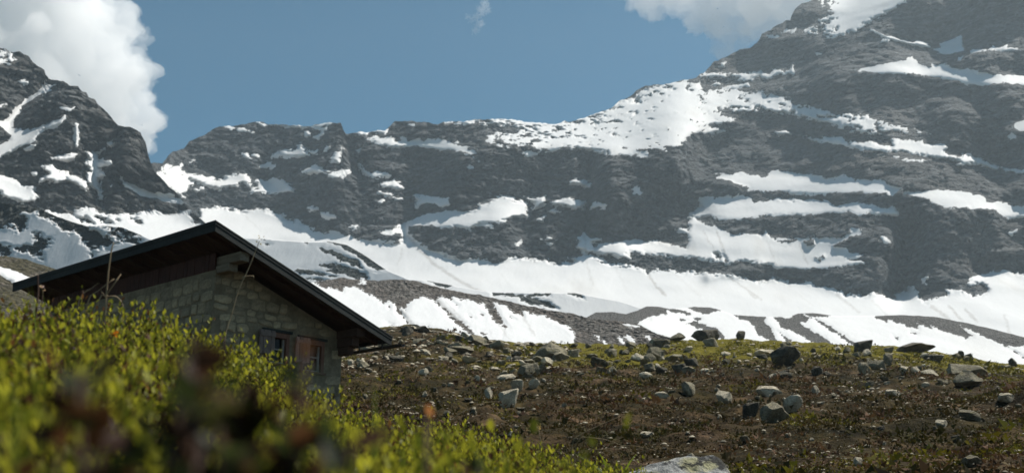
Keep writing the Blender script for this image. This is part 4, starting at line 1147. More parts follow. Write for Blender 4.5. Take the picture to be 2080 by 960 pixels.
MB().box(-O2 - 0.002, -O2 + 0.028, -O1 + 0.03, YE, zt(-O2) - 0.2, zt(-O2) - 0.078).build('fascia', M_DARKWOOD, roof)
MB().hexa(slab(-O2 + 0.03, XE, -O1 - 0.012, -O1 + 0.03, 0.024, 0.08)).build('bargeboard', M_DARKWOOD, roof)
MB().hexa(slab(-O2 + 0.0, XE - 0.01, -O1 - 0.002, -O1 + 0.026, 0.082, 0.205)).build('bargeboard', M_DARKWOOD, roof)
MB().hexa(slab(XE - 0.03, XE, -O1 + 0.032, YE, 0.024, 0.13)).build('fascia', M_DARKWOOD, roof)
# low gutter with its hangers
g = MB()
gx, gz = XE + 0.03, zt(XE) - 0.19
prof = [(gx + 0.062 * math.cos(a), gz + 0.062 * math.sin(a)) for a in np.linspace(math.pi, 2 * math.pi, 8)]
prof += [(gx + 0.054 * math.cos(a), gz + 0.054 * math.sin(a)) for a in np.linspace(2 * math.pi, math.pi, 8)]
g.add(*prism(prof, -O1 - 0.32, YE))
gut = g.build('gutter', M_METAL, hut)
for yy in (-0.55, 0.2, 1.4, 2.6):
    MB().box(XE - 0.05, XE - 0.035, yy, yy + 0.035, gz - 0.07, zt(XE) - 0.1).build('gutter_bracket', M_METAL, gut)
# purlin ends under the roof
def beam(x0, x1, y0, y1, z0, z1, mat=M_BEAM): return MB().box(x0, x1, y0, y1, z0, z1).build('beam', mat, hut, bevel=0.012)
zs = zt(0.2) - 0.17
beam(0.05, 0.27, -0.72, 0.6, zs - 0.19, zs)
beam(0.02, 0.24, -0.40, 0.6, zs - 0.345, zs - 0.195)
zs = zt(XW) - 0.165
beam(XW - 0.16, XW + 0.06, -0.66, 0.6, zs - 0.17, zs, M_SOFFIT)
beam(XW - 0.14, XW + 0.05, -0.5, 0.6, zs - 0.36, zs - 0.175, M_SOFFIT)
beam(XW - 0.12, XW + 0.04, -0.34, 0.6, zs - 0.52, zs - 0.365, M_SOFFIT)
# board frieze between wall top and roof
u = 0.03
while u < YE - 0.8:
    w = srng.uniform(0.1, 0.15)
    MB().box(0.0 - srng.uniform(0, .012), 0.03, u, u + w - 0.012, WT + 0.003, zt(0) - 0.17).build('frieze_board', M_RED, hut)
    u += w

def window(X, Zr, shut_l, mat_s, name):
    x0, x1 = X; z0, z1 = Zr
    w = link('window', None, hut)
    fr = 0.075
    for a, b in ((x0, x0 + fr), (x1 - fr, x1)):
        MB().box(a, b, -0.012, 0.13, z0, z1).build('frame', M_FRAME, w)
    MB().box(x0 + fr, x1 - fr, -0.014, 0.13, z1 - 0.1, z1).build('frame', M_FRAME, w)
    MB().box(x0 - 0.02, x1 + 0.03, -0.06, 0.12, z0 - 0.05, z0 - 0.003).build('sill', M_FRAME, w)
    MB().box(x0 + fr, x1 - fr, 0.11, 0.116, z0 + 0.01, z1 - 0.1).build('pane', M_GLASS, w)
    s = MB()
    s.box(x1 - fr - 0.042, x1 - fr - 0.002, 0.06, 0.1, z0 + 0.02, z1 - 0.104)
    sash = s.build('sash', M_WHITE, w)
    MB().box(x0 + fr, x1 - fr - 0.045, 0.062, 0.1, (z0 + z1) / 2 - 0.03, (z0 + z1) / 2 - 0.003).build('glazing_bar', M_WHITE, w)
    MB().box(x0 + fr, x1 - fr - 0.002, 0.05, 0.1, z0 + 0.0, z0 + 0.035).build('sash', M_WHITE, w)
    # open shutter of upright boards on the left
    sl, sr = shut_l
    n = 4
    bw = (sr - sl) / n
    sh = link('shutter', None, w)
    for k in range(n):
        zz0 = z0 + 0.16 + (0.0 if k % 2 else -0.015)
        MB().box(sl + k * bw + 0.004, sl + (k + 1) * bw - 0.004, -0.075 - 0.008 * (k % 2), -0.045, zz0, z1 + 0.01).build('shutter_board', mat_s if k != 1 else M_SHUT2, sh)
    MB().box(sl, sr, -0.105, -0.085, z1 - 0.12, z1 - 0.045).build('shutter_batten', mat_s, sh)
    if name:
        MB().hexa([(sl + .2 - .02, -.115, z1 - .27), (sl + .2 + .02, -.115, z1 - .335), (sl + .2 + .02, -.1, z1 - .335), (sl + .2 - .02, -.1, z1 - .27),
                   (sl + .2, -.115, z1 - .24), (sl + .2 + .04, -.115, z1 - .31), (sl + .2 + .04, -.1, z1 - .31), (sl + .2, -.1, z1 - .24)]).build('latch', M_WHITE, sh)
    return w
def sx(p): return wall_pt(p, 700, -0.06)[0]
window(W1, W1z, (sx(526), sx(557)), M_SHUT2, False)
window(W2, W2z, (sx(601), sx(629)), M_SHUT, True)
# wooden lintels over the openings
for (x0, x1), (z0, z1) in ((W1, W1z), (W2, W2z)):
    MB().box(x0 - 0.1, x1 + 0.06, -0.03, 0.1, z1 + 0.004, z1 + 0.06).build('lintel', M_DARKWOOD, hut)
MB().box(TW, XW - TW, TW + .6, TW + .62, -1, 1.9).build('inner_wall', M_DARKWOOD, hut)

# ---------------------------------------------------------------- plants
def leaf_mat(name, trans=0.5, rough=0.45, attr='tint'):
    m, nt, b, out = new_mat(name)
    a = N(nt, 'Attribute', attribute_name=attr)
    nt.links.new(a.outputs['Color'], b.inputs['Base Color'])
    b.inputs['Roughness'].default_value = rough
    b.inputs['Specular IOR Level'].default_value = 0.08
    tr = N(nt, 'BsdfTranslucent')
    c = mixc(nt, 1.0, a.outputs['Color'], (1.25, 1.2, 0.75), 'MULTIPLY')
    nt.links.new(c, tr.inputs['Color'])
    mx = N(nt, 'MixShader'); mx.inputs[0].default_value = trans
    nt.links.new(b.outputs[0], mx.inputs[1]); nt.links.new(tr.outputs[0], mx.inputs[2])
    nt.links.new(mx.outputs[0], out.inputs[0])
    return m
M_LEAF = leaf_mat('shrub_leaf', 0.5)
M_TUFT = leaf_mat('heath_tuft', 0.15, 0.9)
M_STEM = wood_mat('dry_stem', (0.18, 0.13, 0.075), (0.34, 0.26, 0.16), 3.0, (8, 8, 1))
M_TWIG = wood_mat('brown_twig', (0.05, 0.028, 0.02), (0.1, 0.06, 0.04), 3.0, (8, 8, 1))

LEAF_V = np.array([(0, 0, 0), (.27, .36, .05), (.2, .76, .04), (0, 1, -.03), (-.2, .76, .04), (-.27, .36, .05)], np.float32)
LEAF_F = np.array([(0, 1, 2, 3), (0, 3, 4, 5)])
prng = np.random.default_rng(77)

def frames(d, up):
    """matrices with +Y along d and +Z near up"""
    y = d / np.linalg.norm(d, axis=-1, keepdims=True)
    x = np.cross(y, up); x /= np.linalg.norm(x, axis=-1, keepdims=True) + 1e-9
    z = np.cross(x, y)
    return np.stack([x, y, z], -1)

def leaves(pos, dirs, ups, size, cols):
    M = frames(dirs, ups) * size[:, None, None]
    V = np.einsum('nij,kj->nki', M, LEAF_V) + pos[:, None]
    n = len(pos)
    F = (LEAF_F[None] + (np.arange(n) * 6)[:, None, None]).reshape(-1, 4)
    return V.reshape(-1, 3), F, np.repeat(cols, 6, 0)

def sprigs(base, height, lean, tint_fn, per=13, lsize=0.013, spread=0.02):
    """upright twigs with oval leaves; base (n,3)"""
    n = len(base)
    t = np.linspace(0.25, 1.0, per)[None] + prng.uniform(-.03, .03, (n, per))
    ph = prng.uniform(0, 6.28, (n, 1)) + np.arange(per)[None] * 2.4 + prng.uniform(-.5, .5, (n, per))
    top = lean
    p = base[:, None] + np.stack([top[:, None, 0] * t ** 1.5, top[:, None, 1] * t ** 1.5, height[:, None] * t], -1)
    el = 0.35 + 0.9 * np.clip(t, 0, 1) ** 3 + prng.uniform(-.25, .25, t.shape)
    d = np.stack([np.cos(ph) * np.cos(el), np.sin(ph) * np.cos(el), np.sin(el)], -1)
    p = p + d * 0.004
    up = np.broadcast_to(np.array([0, 0, 1.0]), d.shape) + prng.normal(0, .35, d.shape)
    sz = lsize * prng.uniform(.7, 1.25, t.shape) * (0.75 + 0.35 * np.sin(np.clip(t, 0, 1) * 2.6))
    cols = tint_fn(n, per, t)
    return leaves(p.reshape(-1, 3), d.reshape(-1, 3), up.reshape(-1, 3), sz.ravel(), cols.reshape(-1, 3))

def stems(base, height, lean, rad=0.0011):
    n = len(base)
    k = 3
    ts = np.array([0, .5, 1.0])
    c = base[:, None] + np.stack([lean[:, None, 0] * ts ** 1.5, lean[:, None, 1] * ts ** 1.5, height[:, None] * ts[None]], -1)
    off = np.array([(math.cos(a), math.sin(a), 0) for a in (0, 2.09, 4.19)])
    r = rad * np.array([1.3, 1, .6])
    V = c[:, :, None] + off[None, None] * r[None, :, None, None]
    F = []
    for i in range(2):
        for j in range(3):
            F.append((i * 3 + j, i * 3 + (j + 1) % 3, i * 3 + 3 + (j + 1) % 3, i * 3 + 3 + j))
    F = (np.array(F)[None] + (np.arange(n) * 9)[:, None, None]).reshape(-1, 4)
    return V.reshape(-1, 3), F

def bank_points(n, rlo, rhi, alo, ahi):
    a = np.radians(prng.uniform(alo, ahi, n))
    r = np.sqrt(prng.uniform(rlo ** 2, rhi ** 2, n))
    x, y = r * np.sin(a), r * np.cos(a)
    return x, y, r, a

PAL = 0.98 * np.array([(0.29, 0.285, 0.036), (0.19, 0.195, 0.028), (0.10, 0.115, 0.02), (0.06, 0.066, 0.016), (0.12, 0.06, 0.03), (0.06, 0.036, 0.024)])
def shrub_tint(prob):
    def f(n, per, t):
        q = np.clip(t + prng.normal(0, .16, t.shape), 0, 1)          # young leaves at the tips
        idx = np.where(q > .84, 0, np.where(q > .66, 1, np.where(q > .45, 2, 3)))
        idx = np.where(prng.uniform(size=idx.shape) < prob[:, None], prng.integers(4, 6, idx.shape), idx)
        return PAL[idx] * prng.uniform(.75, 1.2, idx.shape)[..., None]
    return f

# the shrub cover of the bank
NEAR = [(-400, 690), (0, 735), (150, 720), (300, 712), (420, 725), (560, 740), (650, 800), (760, 845), (900, 880), (1050, 915), (1300, 970), (1700, 1010)]
NEARA = np.array([azel(*q)[0] for q in NEAR]); NEART = np.array([azel(*q)[1] for q in NEAR])
parts = []
for n, rlo, rhi, alo, ahi, per, ls, hh in ((9000, 1.7, 4.4, -34, 2, 13, 0.0135, 0.155), (5200, 3.2, 5.4, -14, 9, 13, 0.0135, 0.14), (1700, 0.45, 1.4, -34, 9, 12, 0.0145, 0.2)):
    x, y, r, a = bank_points(n, rlo, rhi, alo, ahi)
    cl = fbm(x / 0.42, y / 0.42, o=3)
    rc = np.interp(a, np.radians([-40, -20, -8, 0, 8]), [2.7, 3.0, 3.7, 4.3, 4.8])
    keep = (cl > -0.3 + 0.4 * prng.uniform(-1, .6, n)) & (r < rc + 0.55)
    x, y, r, a, cl = (q[keep] for q in (x, y, r, a, cl))
    h = hh * prng.uniform(.5, 1.08, len(x)) * (0.9 + 0.55 * np.clip(cl, -.8, .8))
    if rlo < 1:                 # the nearest twigs stay below the sharp ones behind
        lim = np.interp(a, NEARA, NEART) * r - ground(x, y)
        pxa = CX + FPX * 1.03 * np.tan(a)
        ok_ = (lim > 0.05) & ~((pxa > 230) & (pxa < 600) & (prng.uniform(size=len(a)) < 0.72))
        x, y, r, a, h, lim = (q[ok_] for q in (x, y, r, a, h, lim))
        h = np.minimum(h, lim * prng.uniform(.6, 1.0, len(h)))
    base = np.stack([x, y, ground(x, y) - 0.01], -1)
    lean = prng.normal(0, .055, (len(x), 2))
    pr = np.clip(0.10 + 0.5 * fbm(x / 0.9 + 4, y / 0.9, o=2), 0.02, 0.75)
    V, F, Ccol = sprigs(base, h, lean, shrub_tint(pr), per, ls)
    parts.append((V, F, Ccol))
    sv, sf = stems(base, h, lean)
    parts.append((sv, sf, np.tile(np.array([[0.075, 0.045, 0.025]]), (len(sv), 1))))
def join(parts):
    off, Vs, Fs, Cs = 0, [], [], []
    for V, F, C_ in parts:
        Vs.append(V); Fs.append(F + off); Cs.append(C_); off += len(V)
    return np.concatenate(Vs), np.concatenate(Fs), np.concatenate(Cs)
V, F, C_ = join(parts)
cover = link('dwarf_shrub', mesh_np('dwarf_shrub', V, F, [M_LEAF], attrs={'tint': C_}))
tag(cover, 'dense yellow green dwarf shrubs covering the bank in front', 'shrub', None, 'stuff')

# grass blades between the shrubs
def blades(base, h, lean, w, cols, seg=4):
    n = len(base)
    ts = np.linspace(0, 1, seg + 1)
    c = base[:, None] + np.stack([lean[:, None, 0] * ts ** 2, lean[:, None, 1] * ts ** 2, h[:, None] * (ts - 0.12 * ts ** 3)], -1)
    a = prng.uniform(0, 3.14, n)
    sx_ = np.stack([np.cos(a), np.sin(a), 0 * a], -1)[:, None] * (w[:, None] * (1 - ts ** 1.6 * .95)[None])[..., None]
    V = np.stack([c - sx_, c + sx_], 2).reshape(n, -1, 3)
    F = np.array([(2 * i, 2 * i + 1, 2 * i + 3, 2 * i + 2) for i in range(seg)])
    F = (F[None] + (np.arange(n) * 2 * (seg + 1))[:, None, None]).reshape(-1, 4)
    return V.reshape(-1, 3), F, np.repeat(cols, 2 * (seg + 1), 0)
gp = []
for n, rlo, rhi, alo, ahi, hh in ((1500, 1.8, 4.2, -32, -6, 0.2), (300, 3.4, 5.2, -8, 9, 0.17), (90, 0.6, 1.6, -30, 8, 0.17)):
    x, y, r, a = bank_points(n, rlo, rhi, alo, ahi)
    keep = fbm(x / 0.5 + 9, y / 0.5, o=2) > -0.05
    x, y = x[keep], y[keep]
    n = len(x)
    base = np.stack([x, y, ground(x, y) - 0.01], -1)
    col = np.where(prng.uniform(size=(n, 1)) < .3, np.array([[0.26, 0.21, 0.11]]), np.array([[0.10, 0.14, 0.025]])) * prng.uniform(.7, 1.25, (n, 1))
    gp.append(blades(base, hh * prng.uniform(.5, 1.15, n), prng.normal(0, .05, (n, 2)), prng.uniform(.0008, .0018, n), col))
V, F, C_ = join(gp)
gr = link('grass', mesh_np('grass', V, F, [M_LEAF], attrs={'tint': C_}))
tag(gr, 'thin green and straw coloured grass blades among the dwarf shrubs', 'grass', None, 'stuff')

# heath tufts over the slope: dense little mounds of fine blades
n = 19500
px = prng.uniform(330, 2330, n)
u = prng.uniform(0, 1, n)
rr_ = np.exp(np.log(6.5) + (np.log(116) - np.log(6.5)) * u ** 0.72)
rr_[:5200] = np.exp(prng.uniform(np.log(7), np.log(34), 5200))
a = np.arctan((px - CX) / (FPX * 1.035))
x, y = rr_ * np.sin(a), rr_ * np.cos(a)
cl = fbm(x / 3.2, y / 3.2, o=3)
keep = (cl + prng.uniform(-.5, .5, n) > -0.38) & (rr_ < 113)
for bx_, by_, bw_ in ROCKPOS:                  # nothing grows on top of or straight in front of a stone
    rb_ = math.hypot(bx_, by_)
    fx_, fy_ = -bx_ / rb_, -by_ / rb_
    al = (x - bx_) * fx_ + (y - by_) * fy_
    la = np.abs((x - bx_) * fy_ - (y - by_) * fx_)
    keep &= ~((la < bw_ * 1.15) & (al > -bw_ * 1.2) & (al < bw_ * 1.1 + 0.035 * rb_))
x, y, rr_, cl, a = (q[keep] for q in (x, y, rr_, cl, a))
n = len(x)
L_ = 28
rad = np.exp(prng.normal(np.log(.30), .45, n)) * np.clip(0.24 + rr_ / 66, .3, 1.25)
hgt = rad * prng.uniform(.3, .6, n)
ph, ra = prng.uniform(0, 6.28, (n, L_)), np.sqrt(prng.uniform(0, 1, (n, L_)))
ox, oy = rad[:, None] * ra * np.cos(ph), rad[:, None] * ra * np.sin(ph)
oz = hgt[:, None] * (1 - ra ** 2) * prng.uniform(.55, 1.05, (n, L_))
base = np.stack([x[:, None] + ox, y[:, None] + oy, ground(x, y)[:, None] + oz - 0.03], -1)
d = np.stack([np.cos(ph) * ra, np.sin(ph) * ra, 0.25 + prng.uniform(0, .4, (n, L_))], -1) + prng.normal(0, .5, (n, L_, 3))
ln = rad[:, None] * prng.uniform(.13, .30, (n, L_))
d = d / np.linalg.norm(d, axis=-1, keepdims=True) * ln[..., None]
sd_ = prng.normal(0, 1, d.shape)
sd_ = np.cross(d, sd_); sd_ = sd_ / (np.linalg.norm(sd_, axis=-1, keepdims=True) + 1e-9) * (ln * .36)[..., None]
V = np.stack([base - sd_, base + sd_, base + d], 2).reshape(-1, 3)
F = np.arange(len(V)).reshape(-1, 3)
TP_ = np.array([(0.045, 0.04, 0.015), (0.062, 0.046, 0.022), (0.095, 0.056, 0.036), (0.034, 0.025, 0.015), (0.13, 0.115, 0.018)])
idx = np.clip((1.6 + 1.8 * fbm(x / 4. + 3, y / 4., o=2) + prng.normal(0, .6, n)), 0, 3.99).astype(int)
mossy = (sstep(55, 95, rr_) * sstep(-0.03, 0.08, a) + .6 * (fbm(x / 6., y / 6. + 7, o=3) > .2)) * 0.85 > prng.uniform(size=n)
idx = np.where(mossy, 4, idx)
cols = 1.0 * TP_[idx][:, None] * prng.uniform(.7, 1.3, (n, 1, 1)) * prng.uniform(.6, 1.5, (n, L_, 1))
ht = link('heath', mesh_np('heath', V, F, [M_TUFT], attrs={'tint': np.repeat(cols.reshape(-1, 3), 3, 0)}))
tag(ht, 'low brown and olive heath tufts covering the stony slope', 'heath', None, 'stuff')

# gravel and tiny stones, too many to count
n = 15500
px = prng.uniform(660, 2120, n)
u = prng.uniform(0, 1, n)
rr_ = np.exp(np.log(8) + (np.log(117) - np.log(8)) * u ** 0.75)
a = np.arctan((px - CX) / (FPX * 1.035))
x, y = rr_ * np.sin(a), rr_ * np.cos(a)
k = fbm(x / 6., y / 6. + 31, o=3) + prng.uniform(-.35, .35, n) > -0.05
x, y, rr_ = x[k], y[k], rr_[k]
n = len(x)
oc = np.array([(1, 0, 0), (0.3, .9, .1), (-.8, .5, 0), (-.7, -.6, .1), (.4, -.9, 0), (.2, .1, .8), (-.3, -.1, .7), (0, 0, -.5)])
of = np.array([(0, 1, 5), (1, 2, 5), (2, 6, 5), (2, 3, 6), (3, 4, 6), (4, 5, 6), (4, 0, 5), (1, 0, 7), (2, 1, 7), (3, 2, 7), (4, 3, 7), (0, 4, 7)])
s = rr_ / FPX * np.clip(np.exp(prng.normal(.75, .5, n)), 1.0, 7.5) * np.where((rr_ > 55) & (a[k] < 0.05), 2.0, 1.1)
th = prng.uniform(0, 6.28, n)
ca, sa = np.cos(th), np.sin(th)
pv = oc[None] * np.stack([s, s * prng.uniform(.6, 1, n), s * prng.uniform(.35, .7, n)], -1)[:, None]
V = np.stack([pv[..., 0] * ca[:, None] - pv[..., 1] * sa[:, None], pv[..., 0] * sa[:, None] + pv[..., 1] * ca[:, None], pv[..., 2]], -1) + np.stack([x, y, ground(x, y) + 0.1 * s + 0.03], -1)[:, None]
F = (of[None] + (np.arange(n) * 8)[:, None, None]).reshape(-1, 3)
gcol = np.repeat(np.array([[0.29, 0.255, 0.19]]) * prng.uniform(.45, 1.5, (n, 1)), 8, 0)
M_GRAV, nt_, b_, o_ = new_mat('gravel')
a_ = N(nt_, 'Attribute', attribute_name='tint'); nt_.links.new(a_.outputs['Color'], b_.inputs['Base Color'])
gv = link('gravel', mesh_np('gravel', V.reshape(-1, 3), F, [M_GRAV], smooth=False, attrs={'tint': gcol}))
tag(gv, 'countless tiny pale stones strewn over the heath slope', 'gravel', None, 'stuff')

# ---------------------------------------------------------------- single plants and the lichen boulder on the bank
def cpt(px, py, r):
    return at(px, py, r)

def stalk(pts, r, rad, label, mat=None, tip=None, name='grass_stalk', extra=()):
    """dry stalk through photo points at distance r, rooted in the bank"""
    P_ = [cpt(x, y, r) for x, y in pts]
    g0 = P_[0].copy()
    g0.z = float(ground(g0.x, g0.y)) - 0.01
    root = bpy.data.objects.new(name, None); COL.objects.link(root)
    root.location = g0
    pp = [Vector((0, 0, 0))] + [p - g0 for p in P_]
    # smooth
    out = []
    for i in range(len(pp) - 1):
        for t in (0, .34, .67):
            a, b = pp[i], pp[i + 1]
            m0 = (pp[i + 1] - pp[max(i - 1, 0)]) * .5
            m1 = (pp[min(i + 2, len(pp) - 1)] - pp[i]) * .5
            out.append(a * (2 * t ** 3 - 3 * t ** 2 + 1) + m0 * (t ** 3 - 2 * t ** 2 + t) + b * (-2 * t ** 3 + 3 * t ** 2) + m1 * (t ** 3 - t ** 2))
    out.append(pp[-1])
    MB().tube(out, [rad * (1 - .55 * i / len(out)) for i in range(len(out))], 5).build('stem', mat or M_STEM, root, smooth=True)
    for e in extra:
        q = [cpt(x, y, r) - g0 for x, y in e]
        MB().tube(q, [rad * .6] * (len(q) - 1) + [rad * .3], 5).build('side_stem', mat or M_STEM, root, smooth=True)
    if tip:
        n_, sz, sp, col = tip
        c = pp[-1]
        d = prng.normal(0, 1, (n_, 3)); d[:, 2] = np.abs(d[:, 2])
        pos = np.array(c[:])[None] + prng.normal(0, sp, (n_, 3))
        V, F, C2 = leaves(pos, d, prng.normal(0, 1, (n_, 3)), sz * prng.uniform(.7, 1.2, n_), np.tile(np.array([col]), (n_, 1)) * prng.uniform(.8, 1.2, (n_, 1)))
        link('flower_head' if name != 'grass_stalk' else 'seed_head', mesh_np('seed_head', V, F, [M_LEAF], attrs={'tint': C2}), root)
    tag(root, label, 'stalk' if name == 'grass_stalk' else 'flower', 'single stalks and flowers on the bank')
    return root

stalk([(213, 640), (216, 600), (220, 555), (226, 510), (231, 492)], 3.0, 0.003, 'upright dry stalk standing before the left part of the roof', extra=[[(217, 598), (236, 570), (246, 556)], [(216, 606), (205, 590)]])
stalk([(456, 690), (470, 640), (485, 588), (505, 545), (524, 497), (527, 489)], 3.3, 0.0021, 'long thin dry stalk crossing the hut corner and roof edge', tip=(9, .007, .006, (.3, .25, .15)), extra=[[(491, 563), (504, 560), (515, 560), (515, 568)]])
stalk([(77, 600), (77, 575), (77, 558)], 2.9, 0.0028, 'short upright green stalk at the left end of the roof', leaf_mat('green_stalk', .1) if False else M_TWIG)
stalk([(200, 610), (222, 602), (236, 602), (246, 612), (251, 626)], 3.0, 0.002, 'pale bent grass arching over the shrubs at the left', extra=[[(246, 612), (240, 618), (236, 621)]])
stalk([(178, 615), (200, 590), (232, 566)], 3.0, 0.002, 'slanting dry twig left of the wall boards')
stalk([(160, 612), (185, 586), (201, 574)], 3.0, 0.0018, 'shorter slanting twig next to the first slanting one')
stalk([(1162, 905), (1180, 882), (1220, 862), (1261, 844)], 4.3, 0.0022, 'straight dry culm leaning right over the brown heath')
stalk([(1170, 900), (1212, 889), (1260, 903), (1299, 928)], 4.5, 0.0018, 'dry culm arching down towards the lichen boulder')
stalk([(1190, 925), (1235, 911), (1280, 904), (1332, 914)], 4.6, 0.0016, 'thin dry culm arching behind the lichen boulder')
stalk([(905, 872), (926, 845), (960, 826), (985, 817), (1014, 815)], 4.0, 0.0019, 'fine arched culm left of the white boulder')
stalk([(1098, 905), (1096, 885), (1094, 868)], 4.3, 0.0028, 'short stalk with a pale seed head in the right shrubs', tip=(14, .012, .006, (.42, .30, .16)))
stalk([(86, 606), (86, 590), (85, 584)], 2.8, 0.0016, 'small pinkish white flower below the roof edge', M_TWIG, (12, .006, .0025, (.62, .46, .42)), 'flower')
stalk([(233, 700), (233, 685), (232, 678)], 2.4, 0.0016, 'single orange flower among the green shrubs', M_TWIG, (12, .007, .003, (.75, .22, .015)), 'flower')
stalk([(456, 706), (455, 692), (454, 684)], 3.0, 0.0016, 'dark purple flower at the foot of the long stalk', M_TWIG, (12, .008, .004, (.09, .02, .07)), 'flower')

# broad leaved clumps right in front of the lens
def clump(px, py, r, n_, spread, size, pal, label, name='leafy_plant', stemh=None):
    c = cpt(px, py, r)
    g0 = Vector((c.x, c.y, float(ground(c.x, c.y)) - 0.01))
    root = bpy.data.objects.new(name, None); COL.objects.link(root); root.location = g0
    top = c - g0
    k = max(3, n_ // 30)
    pos, dr = [], []
    for s in range(k):
        off = Vector((prng.normal(0, spread), prng.normal(0, spread), prng.uniform(-spread * 1.5, spread * .6)))
        tp = top + off
        MB().tube([Vector((off.x * .3, off.y * .3, 0)), Vector((off.x * .7, off.y * .7, tp.z * .55)), tp], [.0011, .0009, .0007], 5).build('stem', M_TWIG, root, smooth=True)
        for j in range(max(1, n_ // k)):
            ph = prng.uniform(0, 6.28); el = prng.uniform(-.2, 1.1)
            d = (math.cos(ph) * math.cos(el), math.sin(ph) * math.cos(el), math.sin(el))
            t = prng.uniform(.45, 1)
            q = Vector((off.x * t, off.y * t, tp.z * t)) if t < .98 else tp
            pos.append(q[:]); dr.append(d)
    pos, dr = np.array(pos), np.array(dr)
    m = len(pos)
    pal = np.array(pal)
    cols = pal[prng.integers(0, len(pal), m)] * prng.uniform(.7, 1.25, (m, 1))
    V, F, C2 = leaves(pos, dr, np.tile(np.array([[0, 0, 1.0]]), (m, 1)) + prng.normal(0, .4, (m, 3)), size * prng.uniform(.7, 1.2, m), cols)
    link('foliage', mesh_np('foliage', V, F, [M_LEAF], attrs={'tint': C2}), root)
    tag(root, label, 'plant', 'blurred leafy plants close to the lens')
    return root
DG, RB, OR = (.024, .033, .016), (.052, .026, .017), (.22, .09, .04)
clump(360, 715, .6, 60, .010, .014, [RB, RB, (.05, .03, .02)], 'blurred dark red shoot sticking up in the centre of the bank')
clump(400, 790, .43, 420, .030, .017, [DG, RB, RB, (.04, .04, .02)], 'blurred dark green leaves at the middle of the bank')
clump(285, 815, .43, 280, .024, .016, [DG, RB, RB, (.05, .045, .02)], 'blurred dark leaves left of the red shoot')
clump(520, 825, .43, 320, .024, .017, [DG, DG, (.05, .045, .02)], 'blurred dark green leaves in front of the wall foot')
clump(480, 775, .5, 5, .006, .018, [(.2, .07, .045), OR], 'blurred reddish leaf before the hut wall')
clump(335, 905, .48, 7, .012, .018, [OR, (.25, .12, .05), RB], 'blurred orange brown leaves low in the middle')
clump(625, 845, .6, 50, .011, .013, [RB, (.04, .025, .02)], 'blurred dark brown shoot below the windows')
clump(940, 915, .75, 40, .010, .015, [DG, (.04, .05, .025)], 'blurred dark green shoot in the right shrubs')
clump(858, 835, .8, 8, .004, .014, [(.3, .13, .07), (.07, .05, .02)], 'blurred rusty bud on a stalk in front of the heath')
clump(50, 890, .48, 70, .022, .017, [DG, (.05, .07, .02)], 'blurred dark green leaves in the lower left corner')
# blurred broad grass blades
for i, (x0, y0, x1, y1, r_, lab) in enumerate([(765, 960, 762, 745, .9, 'blurred upright green blade before the heath'), (60, 900, 30, 745, .7, 'blurred broad blade near the left edge'), (170, 900, 180, 740, .75, 'blurred broad blade in the left shrubs'), (690, 960, 705, 850, .7, 'blurred short blade below the wall end'), (840, 960, 852, 842, .8, 'blurred blade beside the rusty bud')]):
    b0, b1 = cpt(x0, y0, r_), cpt(x1, y1, r_)
    g0 = Vector((b0.x, b0.y, float(ground(b0.x, b0.y)) - .01))
    V, F, C2 = blades(np.zeros((1, 3)), np.array([(b1.z - g0.z) * 1.1]), np.array([[b1.x - g0.x, b1.y - g0.y]]), np.array([.0045]), np.array([[.10, .13, .03]]), 8)
    o = link('tall_grass', mesh_np('tall_grass', V, F, [M_LEAF], attrs={'tint': C2})); o.location = g0
    tag(o, lab, 'grass', 'blurred grass blades close to the lens')
# rosette of lance shaped leaves next to the boulder
c = cpt(1250, 955, 4.6); g0 = Vector((c.x, c.y, float(ground(c.x, c.y)) - .02))
ros = bpy.data.objects.new('rosette_plant', None); COL.objects.link(ros); ros.location = g0
for k in range(11):
    ph = k * 2.4; ln = prng.uniform(.14, .24)
    V, F, C2 = blades(np.zeros((1, 3)), np.array([ln * 1.15]), np.array([[math.cos(ph) * ln * .8, math.sin(ph) * ln * .8]]), np.array([.014]), np.array([[.11, .15, .025]]) * prng.uniform(.8, 1.3), 6)
    link('leaf', mesh_np('leaf', V, F, [M_LEAF], attrs={'tint': C2}), ros)
tag(ros, 'tuft of broad pointed green leaves beside the lichen boulder', 'plant')

def lichen_mat():
    m, nt, b, out = new_mat('lichen_rock')
    v = coords(nt)
    n1 = noise(nt, v, 7, 6, .65); n2 = noise(nt, v, 22, 5, .7); n3 = noise(nt, v, 5.5, 5, .6); n4 = noise(nt, v, 9, 5, .6, .4)
    c = ramp(nt, n2, [(.3, (.10, .10, .095)), (.5, (.26, .26, .25)), (.7, (.45, .45, .43))])
    c = mixc(nt, ramp(nt, n3, [(.52, (0,) * 3), (.6, (.6,) * 3)]), c, mixc(nt, n2, (.18, .165, .03), (.38, .34, .12)))
    c = mixc(nt, ramp(nt, n4, [(.55, (0,) * 3), (.6, (.95,) * 3)]), c, (.02, .02, .02))
    nt.links.new(c, b.inputs['Base Color'])
    bump(nt, b, n2, 1.0, .03)
    return m
q, F = rock_mesh(131, 4, 5, .08)
V = q * np.array([.245, .2, .15])
V[:, 2] -= np.clip(V[:, 0], 0, 1) * 0.28
c = cpt(1378, 957, 5.0)
lb = link('boulder', mesh_np('lichen_boulder', V, F, [lichen_mat()], smooth=True))
lb.location = (c.x, c.y, c.z)
tag(lb, 'pale boulder spotted with yellow and black lichen at the bottom edge', 'boulder', 'boulders on the heath slope')

